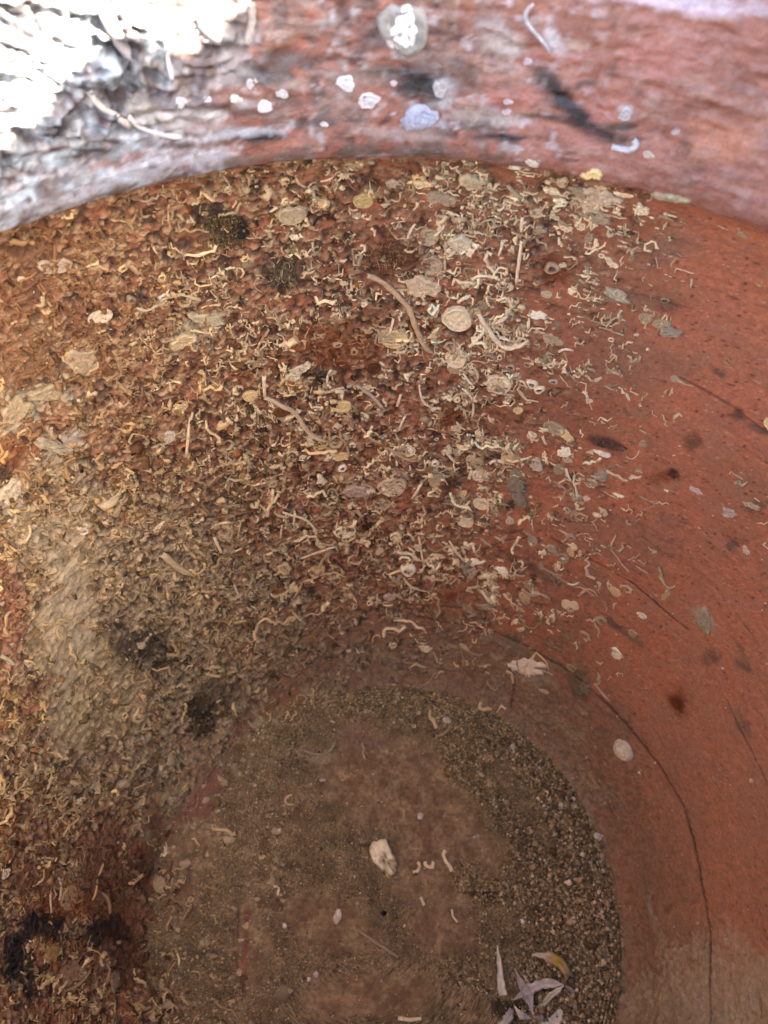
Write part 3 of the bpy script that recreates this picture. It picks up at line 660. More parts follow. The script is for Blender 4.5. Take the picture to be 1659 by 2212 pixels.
for pts, w, colr in WT:
    p = np.array(pts, float); d = np.r_[0, np.cumsum(np.hypot(*np.diff(p, axis=0).T))]; m_ = max(5, int(d[-1] / 9))
    t = np.linspace(0, d[-1], m_); q = np.stack([np.interp(t, d, p[:, 0]), np.interp(t, d, p[:, 1])], 1)
    for _ in range(2):
        if len(q) > 4: q[1:-1] = q[1:-1] * .5 + (q[2:] + q[:-2]) * .25
    q[1:-1] += rng.normal(0, 1.0, q[1:-1].shape)
    Ps, Ns = surf(q); rr = w * .5 * scale_at(Ps) * rng.uniform(.86, 1.14, m_); rr[-1] *= .7
    if w > 9: rr[-2:] *= .7
    for _ in range(2): Ps[1:-1] = Ps[1:-1] * .4 + (Ps[2:] + Ps[:-2]) * .3
    Ps = Ps + Ns * (rr * (.75 if w < 9 else .9))[:, None]
    if colr is None:
        t_ = min(1, p[0, 0] / 1000); colr = np.array([.60, .42, .21]) * (1 - t_) + np.array([.84, .70, .46]) * t_
    add_tube(Ps, Ns, rr, np.array(colr) * ((1.12, 1.12, 1.0) if colr[0] < .56 else 1.05), 8 if w > 7 else 6)

n = 300 - tube_count; px = sample_px(n, lambda x, y: wall_dens(x, y)); P0, N0 = surf(px); sc = scale_at(P0)
wid = rng.uniform(2.4, 4.4, n) * sc; ln = rng.uniform(28, 84, n) * sc
C, Nn = wander(n, 9, ln, P0, N0, .8); cl = shellcol(px, n, .35) * 1.25; cl = np.maximum(cl, np.array([.42, .28, .13]))
for i in range(n):
    rr = wid[i] * rng.uniform(.82, 1.18, 9); rr[-1] *= .6
    add_tube(C[i] + Nn[i] * (rr * .7)[:, None], Nn[i], rr, cl[i], 6)

# --- barnacles, discs left by barnacles, crusts
def lathe_part(name, x, y, r, prof, colr, el=1.0, rot=0.0, sides=18, wob=.1, cnoise=.12, inner=None, jag=0.0):
    if y > 320: colr = soil_and_shade(np.array([[x, y]], float), np.array([colr], float), .45 if x < 560 else .15)[0]
    if y > 320 and colr[2] / colr[0] > .62: colr = np.array(colr) * (1.12, 1.0, .72)
    P0, N0 = surf([(x, y)]); sc = scale_at(P0)[0]; X, Y = frames(P0, N0); X, Y, Nn, P0 = X[0], Y[0], N0[0], P0[0]
    fs = abs(float(np.dot(Nn, (P0 - np.array([0, -CY, CH])) / np.linalg.norm(P0 - np.array([0, -CY, CH])))))
    rm = r * sc
    a = np.linspace(0, 2 * math.pi, sides, endpoint=False)
    w_ = 1 + wob * (np.sin(a * 2 + R.uniform(0, 6)) * .6 + np.sin(a * 3 + R.uniform(0, 6)) * .5) + rng.normal(0, jag, sides)
    V = []; CC = []
    cr, sr = math.cos(math.radians(rot)), math.sin(math.radians(rot))
    for li, (pr, ph, cf) in enumerate(prof):
        uu = np.cos(a) * rm * pr * w_; vv = np.sin(a) * rm * pr * w_ * el
        u2, v2 = uu * cr - vv * sr, uu * sr + vv * cr
        jit = rng.normal(0, .045 * rm, sides)
        V.append(P0 + u2[:, None] * X + v2[:, None] * Y + Nn * (ph * rm + jit)[:, None])
        CC.append(np.array(colr)[None] * cf * (1 + rng.normal(0, cnoise, (sides, 1))))
    V.append(V[-1].mean(0)[None]); CC.append(CC[-1].mean(0)[None])
    V = np.vstack(V); CC = np.vstack(CC)
    if inner is not None: CC[-1 - sides:] = np.array(inner) * rng.uniform(.8, 1.2, (sides + 1, 1))
    T = []; L = len(prof)
    for l in range(L - 1):
        for q in range(sides):
            r_ = (q + 1) % sides; T += [[l*sides+q, l*sides+r_, (l+1)*sides+r_], [l*sides+q, (l+1)*sides+r_, (l+1)*sides+q]]
    for q in range(sides): T.append([(L-1)*sides+q, (L-1)*sides+(q+1) % sides, L*sides])
    c0 = P0
    return obj(name, mesh_np(name, V - c0, np.array(T), CC), M_CALC, jar, c0)

BARN = [(1.15, -.2, .8), (1.05, .08, .9), (.85, .38, 1.05), (.62, .52, 1.1), (.5, .38, .7), (.42, .05, .35)]
DISC = [(1.12, -.12, .75), (1.02, .12, .9), (.93, .25, 1.12), (.82, .14, .82), (.6, .12, 1.0), (.35, .18, .9), (.15, .13, 1.0)]
CRST = [(1.08, -.12, .7), (.98, .15, .95), (.82, .24, 1.06), (.55, .13, .86), (.25, .20, 1.0)]
IV = (.84, .72, .50); YEL = (.68, .52, .27); GRY = (.46, .38, .25); WHT = (.88, .79, .62)
# discs: x, y, r, el, rot, colour
for x, y, r, el, rot, c in [(988, 691, 32, .92, 0, IV), (1078, 833, 28, .82, -10, IV), (985, 778, 23, .95, 0, IV), (853, 730, 28, .85, 0, YEL), (738, 874, 22, .65, 0, YEL), (540, 853, 16, .8, 0, YEL), (655, 990, 18, .8, 0, IV),
                            (700, 968, 22, .8, 0, YEL), (735, 982, 17, .65, 0, YEL), (847, 1052, 30, .9, 20, (.60, .49, .35)), (880, 975, 18, .9, 0, IV), (386, 880, 17, .85, 0, YEL), (933, 568, 24, .95, 0, GRY), (925, 510, 24, .9, 0, GRY), (835, 720, 18, .9, 0, GRY),
                            (745, 1145, 24, .75, 0, IV), (683, 1232, 18, .9, 0, YEL), (1004, 1128, 18, .95, 0, IV), (1040, 1088, 17, .95, 0, IV), (1008, 1128, 15, .9, 0, IV), (763, 360, 22, .8, 0, GRY), (700, 420, 30, .75, 0, (.52, .42, .28)), (630, 460, 30, .8, 0, GRY),
                            (152, 1940, 21, 1.25, 0, (.50, .37, .22)), (350, 1905, 17, 1.35, 10, (.46, .34, .20)), (1197, 926, 24, .68, -8, GRY), (1460, 813, 11, .8, 0, GRY), (1237, 1108, 12, .8, 0, GRY), (1150, 1170, 11, 1.4, 0, (.44, .36, .28)), (785, 432, 22, .75, 0, (.55, .42, .2)),
                            (825, 1090, 20, .7, 0, (.5, .4, .3)), (1430, 700, 20, .6, 20, GRY), (220, 680, 20, .8, 0, WHT), (205, 692, 14, .7, 30, WHT), (120, 575, 36, .55, -35, (.52, .46, .36)), (1395, 685, 14, .9, 0, GRY), (145, 1708, 10, 1, 0, (.4, .33, .2)), (600, 905, 16, .9, 0, GRY), (555, 905, 18, .8, 0, (.36, .3, .2)), (855, 400, 20, .6, 0, (.5, .42, .3))]:
    lathe_part('barnacle_scar', x, y, r, DISC, c, el, rot, 20, .07, .09)
for x, y, r, c in [(1102, 796, 11, GRY), (1116, 812, 12, (.48, .42, .34)), (1150, 826, 14, WHT), (1165, 842, 13, WHT), (1195, 828, 9, (.5, .44, .36)), (1190, 790, 9, WHT), (1099, 856, 8, GRY), (1222, 495, 14, IV), (1254, 490, 12, IV), (1352, 510, 12, IV), (1320, 572, 15, IV),
                   (1195, 575, 17, (.55, .42, .28)), (613, 745, 9, IV), (730, 742, 11, (.5, .38, .22)), (765, 755, 9, (.45, .3, .16)), (885, 766, 12, YEL), (535, 1028, 8, IV), (285, 650, 12, (.45, .36, .22)), (882, 1230, 20, WHT), (1332, 1412, 16, WHT), (970, 860, 9, IV), (890, 1297, 10, IV), (1135, 1297, 12, (.5, .42, .3)),
                   (905, 380, 14, YEL), (905, 400, 16, IV), (1120, 440, 16, IV), (1272, 865, 8, IV), (740, 1010, 10, WHT), (1080, 770, 7, IV), (265, 575, 13, YEL), (350, 600, 12, YEL), (370, 545, 10, YEL), (530, 560, 10, YEL), (205, 1700, 13, GRY), (175, 1730, 12, IV), (352, 1835, 13, IV), (10, 1885, 14, WHT), (940, 1000, 9, WHT), (180, 1140, 13, (.62, .52, .36)), (1182, 780, 10, GRY)]:
    if x > 1205 or y > 1290: lathe_part('crust_patch', x, y, r, CRST, c, R.uniform(.6, .9), R.uniform(0, 180), 16, .25, .16, None, .16); continue
    lathe_part('barnacle', x, y, r * .95, BARN, c, R.uniform(.7, 1), R.uniform(0, 180), 12, .2, .14, (.13, .06, .035), .08)
for x, y, r, el, rot, c in [(1280, 428, 42, .8, 10, (.52, .44, .32)), (1290, 465, 34, .5, 0, (.45, .38, .26)), (1320, 430, 26, .4, 10, (.56, .5, .4)), (1250, 415, 24, .5, -30, GRY), (1022, 385, 26, .8, 20, (.46, .4, .28)), (1045, 405, 20, .6, 0, (.42, .36, .25)), (955, 425, 30, .6, 0, (.42, .34, .24)), (905, 398, 24, .55, 0, YEL),
                            (990, 525, 28, .8, 0, (.52, .46, .34)), (1010, 540, 20, .9, 0, IV), (915, 620, 34, .7, 0, (.47, .38, .26)), (950, 600, 24, .6, -20, (.44, .36, .25)), (1192, 735, 19, .85, 0, GRY), (1112, 358, 13, .6, 0, WHT), (1150, 355, 15, .6, -20, (.5, .44, .36)), (1145, 366, 20, .5, 0, (.5, .46, .38)), (1194, 412, 20, .4, 0, IV), (1212, 432, 16, .5, 0, IV),
                            (1282, 375, 24, .5, 20, YEL), (1350, 420, 20, .4, 20, IV), (1385, 450, 18, .9, 0, IV), (1445, 425, 34, .3, 28, GRY), (1604, 507, 12, .7, 0, GRY), (1334, 636, 30, .34, -8, (.44, .40, .28)), (1270, 588, 11, .4, 10, WHT), (1236, 624, 9, .8, 0, IV), (1162, 677, 22, .38, 5, WHT), (1448, 715, 24, .5, 20, (.42, .37, .29)), (1370, 777, 11, .45, 30, GRY),
                            (1158, 1005, 13, 1.4, -10, (.46, .41, .33)), (1300, 1025, 15, .9, 0, (.40, .36, .3)), (1280, 1043, 12, 1.1, 0, (.38, .34, .28)), (1302, 978, 18, .4, 5, WHT), (1388, 962, 10, .8, 0, GRY), (1218, 982, 12, 1.1, 0, WHT), (1225, 970, 12, .8, -30, WHT), (1115, 1040, 20, 1.5, 0, (.30, .27, .19)), (1122, 1080, 16, 1.2, 0, (.28, .26, .19)),
                            (1037, 1026, 17, .9, 0, (.62, .52, .42)), (1267, 1077, 9, .8, 0, (.62, .48, .38)), (1335, 1072, 10, .5, 0, IV), (1523, 1342, 16, 2.0, 30, (.38, .35, .25)), (1195, 1188, 17, .5, -20, (.44, .38, .28)), (1016, 1235, 14, 1.3, -20, (.44, .38, .28)), (1020, 1212, 18, .5, 10, IV), (1086, 1234, 17, .6, -30, WHT), (843, 1288, 13, .8, 30, (.56, .42, .34)),
                            (1050, 1308, 15, .6, 0, (.42, .35, .25)), (1365, 1370, 11, .8, 0, GRY), (1388, 1328, 10, .9, 0, WHT), (1262, 1488, 14, .9, 0, (.24, .21, .15)), (1175, 1492, 11, .4, 0, (.6, .5, .33)), (1048, 1380, 13, 1.2, -30, (.28, .22, .15)), (920, 1398, 15, .5, 0, IV), (975, 1398, 12, .4, 0, (.4, .32, .2)), (795, 428, 16, .8, 0, (.62, .5, .24)),
                            (175, 780, 34, .8, 0, (.42, .36, .25)), (100, 850, 32, .6, -20, (.42, .37, .24)), (30, 882, 30, .9, 0, (.44, .38, .26)), (120, 965, 44, .3, -48, (.40, .35, .25)), (450, 690, 40, .35, -20, (.46, .39, .26)), (392, 735, 26, .7, 0, (.5, .4, .24)), (22, 1060, 26, .9, 0, (.52, .45, .34)), (100, 1030, 22, .8, 0, (.5, .42, .28)), (365, 945, 20, .7, 0, (.6, .5, .42)), (560, 780, 20, .6, 0, (.5, .4, .28)),
                            (770, 1060, 34, .4, 0, (.46, .36, .28)), (620, 440, 20, .5, 0, GRY), (150, 2100, 22, 1.1, 0, (.34, .20, .12)), (110, 2060, 16, 1.2, 0, (.36, .22, .09)), (245, 2120, 14, 1.5, 0, (.32, .24, .16)), (555, 1560, 22, .7, -20, (.40, .33, .22)), (270, 1930, 14, 1.2, 0, (.3, .2, .12)), (1502, 1062, 12, .6, 0, (.5, .42, .38)), (1615, 1186, 9, .9, 0, (.52, .42, .36)), (1625, 1090, 16, .5, 10, (.46, .42, .38)), (1575, 1108, 14, .7, 10, (.42, .37, .32)), (1115, 740, 6, .8, 0, IV)]:
    lathe_part('crust_patch', x, y, r, CRST, np.array(c) * (1.3 if x > 850 and y < 1300 and sum(c) > 1.1 else 1), el, rot, 22, .22, .16, None, .16)
HOOKS = []; CURLS = []
px = sample_px(75, lambda x, y: np.clip((x > 620) * (x < 1330) * (y < 1330) * (.25 + .75 * grid(MAP_CRUST, x, y)), 0, 1))
for i in range(75):
    f = R.uniform(.7, 1.05); c = np.array(IV if R.random() < .6 else GRY) * f
    if R.random() < .5: lathe_part('barnacle_scar', px[i, 0], px[i, 1], R.uniform(8, 17), DISC, c, R.uniform(.7, 1), R.uniform(0, 180), 16, .12, .1)
    else: lathe_part('crust_patch', px[i, 0], px[i, 1], R.uniform(8, 18), CRST, c, R.uniform(.45, .9), R.uniform(0, 180), 18, .25, .15, None, .16)
n = 230; px = sample_px(n, lambda x, y: np.clip(wall_dens(x, y) * .8 + .03 * (x > 800) * (y < 1400), 0, 1)); cl = shellcol(px, n)
for i in range(n):
    k = R.random(); t = R.uniform(6, 14)
    if k < .5: CURLS.append((px[i, 0], px[i, 1], t * .95, tuple(cl[i] * 1.1)))
    elif k < .58: lathe_part('barnacle', px[i, 0], px[i, 1], t * .8, BARN, cl[i], R.uniform(.75, 1), R.uniform(0, 180), 10, .2, .14, (.13, .06, .03), .08)
    elif k < .72: lathe_part('barnacle_scar', px[i, 0], px[i, 1], t * 1.2, DISC, cl[i] * .9, R.uniform(.65, 1), R.uniform(0, 180), 14, .1, .1)
    else: lathe_part('crust_patch', px[i, 0], px[i, 1], t * 1.3, CRST, cl[i] * .9, R.uniform(.4, 1), R.uniform(0, 180), 14, .2, .14, None, .15)

# --- worm tubes coiled into open hooks
def curl(x, y, r, colr, w=None):
    a0 = R.uniform(0, 6.28); sp = R.uniform(2.6, 5.2) * R.choice((-1, 1)); k = 11; t = np.linspace(0, 1, k)
    rr = r * (1 - .35 * t) * rng.uniform(.9, 1.1, k); q = np.stack([x + rr * np.cos(a0 + sp * t) * R.uniform(.8, 1.1), y + rr * np.sin(a0 + sp * t) * R.uniform(.7, 1)], 1)
    Ps, Ns = surf(q); rad = (w or r * .26) * scale_at(Ps) * rng.uniform(.75, 1.25, k) * np.interp(t, [0, .6, 1], [1, 1, .5])
    C = (Ps + Ns * (rad * .6)[:, None]); HOOKS.append((C[None], Ns, rad[None], colr))
for i in range(len(CURLS)):
    curl(*CURLS[i])
Vs = []; Qs = []; Cs = []; off = 0
for C, Ns, rad, colr in HOOKS:
    V, Q, cc = tubes_mesh(C, Ns.mean(0)[None], rad, 6, np.array([colr])); c0 = V.mean(0)
    obj('coiled_tube', mesh_np('coiled_tube', V - c0, Q, cc), M_CALC, jar, c0)

# --- two clean shells on the lower wall
SHELL = [(1.0, -.05, .8), (.97, .22, 1.08), (.8, .42, .80), (.7, .36, 1.1), (.5, .55, .85), (.38, .50, 1.1), (.2, .62, 1.0)]
o = lathe_part('limpet_shell', 1347, 1620, 25, SHELL, (.78, .74, .62), .92, -20, 28, .05, .05); tag(o, 'glossy pale round shell stuck to the smooth wall')
# scattered white specks on the clean wall and floor
n = 420; px = sample_px(n, lambda x, y: np.where(x > 700, .6, .15) * (1 - .4 * grid(MAP_CRUST, x, y))); P0, N0 = surf(px)
V, T, cc = flakes(n, px, P0, N0, rng.lognormal(math.log(2.2), .4, n) * scale_at(P0), np.array([[.66, .58, .48]]) * rng.uniform(.6, 1.1, (n, 1)), 5)
o = obj('white_specks', mesh_np('white_specks', V, T, cc, False), M_CALC, jar); tag(o, kind='stuff')

# --- dark moss tufts
def moss(x, y, rx, ry, n, colr):
    a = rng.uniform(0, 6.28, n); q = np.sqrt(rng.uniform(0, 1, n)) * (.75 + .45 * np.sin(a * 3 + x) * np.cos(a * 2 + 1))
    px = np.stack([x + rx * q * np.cos(a), y + ry * q * np.sin(a)], 1); P0, N0 = surf(px); sc = scale_at(P0)
    C, Nn = wander(n, 5, rng.uniform(10, 26, n) * sc, P0, N0, 1.2)
    C = C + Nn * (sc[:, None] * rng.uniform(0, 9, (n, 5)) * (1.15 - np.minimum(q, 1))[:, None])[..., None]
    V, Q, cc = tubes_mesh(C, Nn[:, 2], np.repeat((1.3 * sc)[:, None], 5, 1) * np.array([.8, 1, 1, .8, .4]), 4, np.array([colr]) * rng.lognormal(-.1, .7, (n, 1)))
    c0 = P0.mean(0)
    return obj('moss_tuft', mesh_np('moss_tuft', V - c0, Q, cc), M_CALC, jar, c0)
moss(485, 490, 68, 48, 700, (.12, .075, .028)); moss(612, 597, 44, 30, 220, (.16, .11, .05)); moss(690, 812, 16, 13, 60, (.08, .05, .025)); moss(835, 555, 54, 40, 260, (.20, .10, .04))

# --- shells and blobs on the neck
def neck_part(name, x, y, r, c, el=.8, rot=0, prof=CRST, jag=.08):
    return lathe_part(name, x, y, r, prof, np.array(c) * .8, el, rot, 18, .22, .1, None, jag)
for x, y, r, c, el in [(748, 178, 20, (.66, .62, .62), .8), (797, 214, 25, (.62, .58, .57), .6), (950, 190, 14, (.5, .46, .44), 1.2), (1354, 240, 15, (.58, .52, .48), .8), (570, 226, 14, (.62, .60, .58), 1.1), (510, 216, 13, (.6, .58, .56), .6), (1098, 218, 9, (.6, .5, .46), .8), (1140, 133, 8, (.62, .5, .5), 1),
                       (610, 205, 14, (.5, .47, .44), .6), (545, 188, 14, (.5, .46, .44), .8), (390, 222, 13, (.52, .5, .48), .8), (1400, 336, 13, (.66, .55, .48), .6), (1458, 290, 9, (.55, .46, .4), .9), (700, 262, 8, (.6, .54, .5), .7), (850, 175, 8, (.62, .5, .46), .7), (1095, 240, 10, (.6, .5, .45), .6), (445, 206, 9, (.6, .56, .54), .7)]:
    neck_part('barnacle_scar', x, y, r, c, el)
o = neck_part('mussel_shell', 905, 250, 42, (.42, .43, .50), .6, 20, SHELL, .09); tag(o, 'bluish shell stuck to the neck')
neck_part('crust_patch', 872, 62, 50, (.32, .30, .26), 1.1, 0, CRST); neck_part('barnacle_scar', 874, 62, 30, (.92, .92, .90), 1.3, 0, [(1.1, -.1, .6), (1.0, .25, 1), (.8, .34, 1), (.4, .38, 1)])  # white oval raised on a grey patch
def neck_tube(pts, w, colr):
    p = np.array(pts, float); d = np.r_[0, np.cumsum(np.hypot(*np.diff(p, axis=0).T))]; t = np.linspace(0, d[-1], 10)
    q = np.stack([np.interp(t, d, p[:, 0]), np.interp(t, d, p[:, 1])], 1); Ps, Ns = surf(q); rr = w * .5 * scale_at(Ps) * rng.uniform(.85, 1.15, 10)
    for _ in range(4): Ps[1:-1] = Ps[1:-1] * .4 + (Ps[2:] + Ps[:-2]) * .3
    add_tube(Ps + Ns * (rr * .35)[:, None], Ns, rr, np.array(colr) * .72, 8)
for pts, w, c in [([(1322, 318), (1345, 326), (1372, 325), (1385, 308), (1370, 296)], 14, (.78, .74, .7)), ([(540, 0), (546, 40), (530, 95)], 20, (.46, .40, .34)), ([(270, 235), (290, 270), (340, 288), (390, 292)], 11, (.55, .53, .5)), ([(430, 30), (440, 50), (475, 70)], 24, (.5, .46, .44)), ([(190, 195), (205, 225), (250, 240), (275, 262)], 14, (.46, .42, .36)),
                  ([(840, 45), (832, 80), (850, 105)], 14, (.52, .48, .42)), ([(350, 60), (360, 130), (365, 155)], 9, (.55, .52, .5)), ([(215, 0), (225, 30), (250, 60), (270, 115), (300, 140)], 30, (.42, .38, .36)), ([(1155, 0), (1120, 30), (1150, 60), (1190, 110)], 9, (.6, .56, .54))]:
    neck_tube(pts, w, c)

# ------------------------------------------------------------------ loose things on the floor
n = 17000
def gdens(x, y):
    d = np.zeros(len(x))
    for pts, w_, st in GRITL: d = np.maximum(d, st * (1 - sstep(w_ * .55, w_ * 1.2, segdist(x, y, pts))))
    return np.clip(np.maximum(d, .22 * (1 - skin(x, y))) + .02, 0, 1)
FINE = []
out = np.zeros((0, 2))
while len(out) < n:
    p = np.stack([rng.uniform(340, 1370, n * 2), rng.uniform(1470, H + 30, n * 2)], 1)
    p = p[rng.uniform(0, 1, len(p)) < gdens(p[:, 0], p[:, 1])]
    az_, s_ = hit(p); out = np.vstack([out, p[s_ < .1252]])
px = out[:n]; P0, N0 = surf(px); sc = scale_at(P0)
coarse = sstep(900, 1250, px[:, 0] + .15 * (px[:, 1] - 1800))
sz = rng.lognormal(0, .38, n) * (1.8 + 1.7 * coarse * sstep(.3, .6, gdens(px[:, 0], px[:, 1]))) * sc
oct_ = np.array([[1, 0, 0], [0, 1, 0], [-1, 0, 0], [0, -1, 0], [0, 0, 1], [0, 0, -1]], float)
V = oct_[None] * sz[:, None, None] * rng.uniform(.5, 1.25, (n, 6, 1))
th = rng.uniform(0, 6.28, n); ca, sa = np.cos(th)[:, None], np.sin(th)[:, None]; tl = rng.uniform(-1, 1, n)[:, None]
x_, y_, z_ = V[..., 0], V[..., 1], V[..., 2]; x_, z_ = x_ * np.cos(tl) - z_ * np.sin(tl), x_ * np.sin(tl) + z_ * np.cos(tl)
V = np.stack([x_ * ca - y_ * sa, x_ * sa + y_ * ca, z_], 2) + P0[:, None] + N0[:, None] * (sz * rng.uniform(.1, .9, n))[:, None, None]
T = np.array([[0, 1, 4], [1, 2, 4], [2, 3, 4], [3, 0, 4], [1, 0, 5], [2, 1, 5], [3, 2, 5], [0, 3, 5]])[None] + (np.arange(n) * 6)[:, None, None]
kk = rng.uniform(0, 1, n); gcol = np.stack([np.interp(kk, [0, .55, .9, .97, 1], k) for k in ([.18, .44, .70, .90, .92], [.115, .31, .52, .76, .82], [.05, .15, .27, .50, .62])], 1)
gcol = gcol * rng.uniform(.45, 1.12, (n, 1))
o = obj('grit', mesh_np('grit', V.reshape(-1, 3), T.reshape(-1, 3), np.repeat(gcol, 6, 0), False), M_CALC)
tag(o, 'loose brown grit and crushed shell lying in banks on the jar floor', 'grit', kind='stuff')

def outline_lump(name, pts, hgt, top, low, mat, parent=None, seed=3, pits=0.0):
    pts = np.array(pts, float); n_ = 44
    cl = np.vstack([pts, pts[:1]]); d = np.r_[0, np.cumsum(np.hypot(*np.diff(cl, axis=0).T))]; t = np.linspace(0, d[-1], n_, endpoint=False)
    ring = np.stack([np.interp(t, d, cl[:, 0]), np.interp(t, d, cl[:, 1])], 1); ring += np.random.default_rng(seed).normal(0, .5, ring.shape); ctr = ring.mean(0)
    az, s_ = hit(np.vstack([ring, ctr])); P, N = base(az, s_); sc = scale_at(P).mean(); Nn = N.mean(0); Nn /= np.linalg.norm(Nn); c = P[-1]; Rg = P[:-1] - c
    V = []
    for k, z in [(.90, -.25), (1.0, .15), (1.0, .55), (.93, .85), (.80, .98), (.6, 1.02), (.4, 1.0), (.2, 1.03)]:
        V.append(c + Rg * k + Nn * (z * hgt * sc))
    V = np.vstack(V + [c[None] + Nn * hgt * sc]); q = V / sc
    nn = fbm(q / 14 + seed, 4, seed) - .5; n2 = fbm(q / 4.5 + seed, 3, seed + 1)
    lowm = sstep(.42, .56, fbm(q / 16 + 7, 3, seed + 2) + .004 * (project(V)[:, 1] - ctr[1]))
    pit = sstep(.52, .62, n2) * lowm * pits
    V = V + Nn * ((nn * 7 * min(1, hgt / 10) - pit * 5) * sc)[:, None] + (V - c) * ((n2 - .5) * .12)[:, None]
    CC = mix(np.array([top]), np.array([low]), lowm) * (1 - .85 * pit)[:, None] * (.8 + .4 * n2)[:, None]
    T = []
    for l in range(7):
        for i in range(n_): T += [[l*n_+i, l*n_+(i+1) % n_, (l+1)*n_+(i+1) % n_], [l*n_+i, (l+1)*n_+(i+1) % n_, (l+1)*n_+i]]
    for i in range(n_): T.append([7*n_+i, 7*n_+(i+1) % n_, 8*n_])
    T = np.array(T)[:, ::-1]
    return obj(name, mesh_np(name, V - c, T, CC), mat, parent, c)
o = outline_lump('broken_shell', [(829.5 + a * .5, 1106 + b * .5) for a, b in [(535, 655), (570, 636), (610, 632), (650, 638), (690, 655), (706, 672), (684, 682), (692, 706), (650, 704), (600, 697), (560, 684), (540, 668)]], 5, (.95, .78, .55), (.80, .68, .48), M_CALC, jar, 5)
tag(o, 'cream broken shell on the silt line above the floor')
o = outline_lump('stone', [((1300 + a / 2.37) * .5486, (3200 + b / 2.37) * .5486) for a, b in [(365, 320), (395, 282), (445, 262), (520, 250), (552, 320), (580, 390), (612, 430), (634, 490), (622, 550), (596, 590), (545, 625), (500, 570), (455, 520), (400, 470), (370, 390)]], 20, (1.0, .88, .56), (.62, .50, .27), M_STONE, None, 3, 1.0)
tag(o, 'cream stone with a blunt end lying on the jar floor', 'stone')

def lump(name, x, y, rx, ry, hgt, colr, label, cat, rot=0, seed=1, mat=None, facet=.18, group=None):
    P0, N0 = surf([(x, y)]); P0 = P0[0]; sc = scale_at(P0[None])[0]
    nu, nv = 28, 16; V = []; CC = []
    for i in range(nv + 1):
        ph = math.pi * i / nv
        for j in range(nu):
            t = 2 * math.pi * j / nu; V.append((math.sin(ph) * math.cos(t), math.sin(ph) * math.sin(t), math.cos(ph)))
    V = np.array(V); nn = fbm(V * 1.7 + seed * 9, 3, seed) - .5; n2 = fbm(V * 6 + seed, 3, seed + 3) - .5
    rgs = np.random.default_rng(seed); V0 = V.copy()
    for _ in range(11):
        d_ = rgs.normal(0, 1, 3); d_ /= np.linalg.norm(d_); q_ = V @ d_; lim = rgs.uniform(.62, .82); ov = q_ > lim; V[ov] -= np.outer((q_[ov] - lim) * .92, d_)
    nn = nn * .3
    V = V * (1 + nn * facet * 5 + n2 * .16)[:, None] * np.array([rx, ry, hgt]) * sc
    c, s_ = math.cos(math.radians(rot)), math.sin(math.radians(rot))
    V = np.stack([V[:, 0] * c - V[:, 1] * s_, V[:, 0] * s_ + V[:, 1] * c, V[:, 2]], 1)
    T = []
    for i in range(nv):
        for j in range(nu):
            T.append([i*nu+j, (i+1)*nu+j, (i+1)*nu+(j+1) % nu, i*nu+(j+1) % nu])
    CC = mix(np.array([colr[0]]), np.array([colr[1]]), sstep(.42, .62, fbm(V / sc / 9 + 5, 3, seed + 8) + .012 * (-V[:, 1] / sc) / 10))
    me = mesh_np(name, V, np.array(T), CC)
    o = obj(name, me, mat or M_STONE, None, (P0[0], P0[1], P0[2] + hgt * sc * .55))
    return tag(o, label, cat, group)
for k, (x, y, a_, b_, lab) in enumerate([(697, 1686, 7, 5, 'small pale pebble above the cream stone, by the brown silt'), (908, 1762, 8, 8, 'round white pebble right of and above the cream stone'), (965, 1559, 8, 10, 'white shell chip on the top band of grit'), (1106, 1619, 11, 10, 'round pale shell chip at the right bend of the grit'), (1291, 1808, 9, 8, 'pale shell chip at the outer edge of the grit, right'),
                                         (728, 1980, 9, 16, 'tall pale chip on the silt below and left of the cream stone'), (615, 2000, 6, 6, 'small white chip left of centre on the floor'), (683, 2105, 8, 7, 'small white chip in the lower left of the floor'), (668, 2115, 5, 5, 'tiny white chip beside another in the lower left'), (1210, 1742, 9, 7, 'shell chip on the coarse grit right of the dark gully')]):
    lump('shell_chip', x, y, a_, b_, 4, ((.78, .70, .56), (.58, .5, .36)), lab, 'shell chip', k * 33, 20 + k, M_CALC, .12, 'pale chips on the floor')
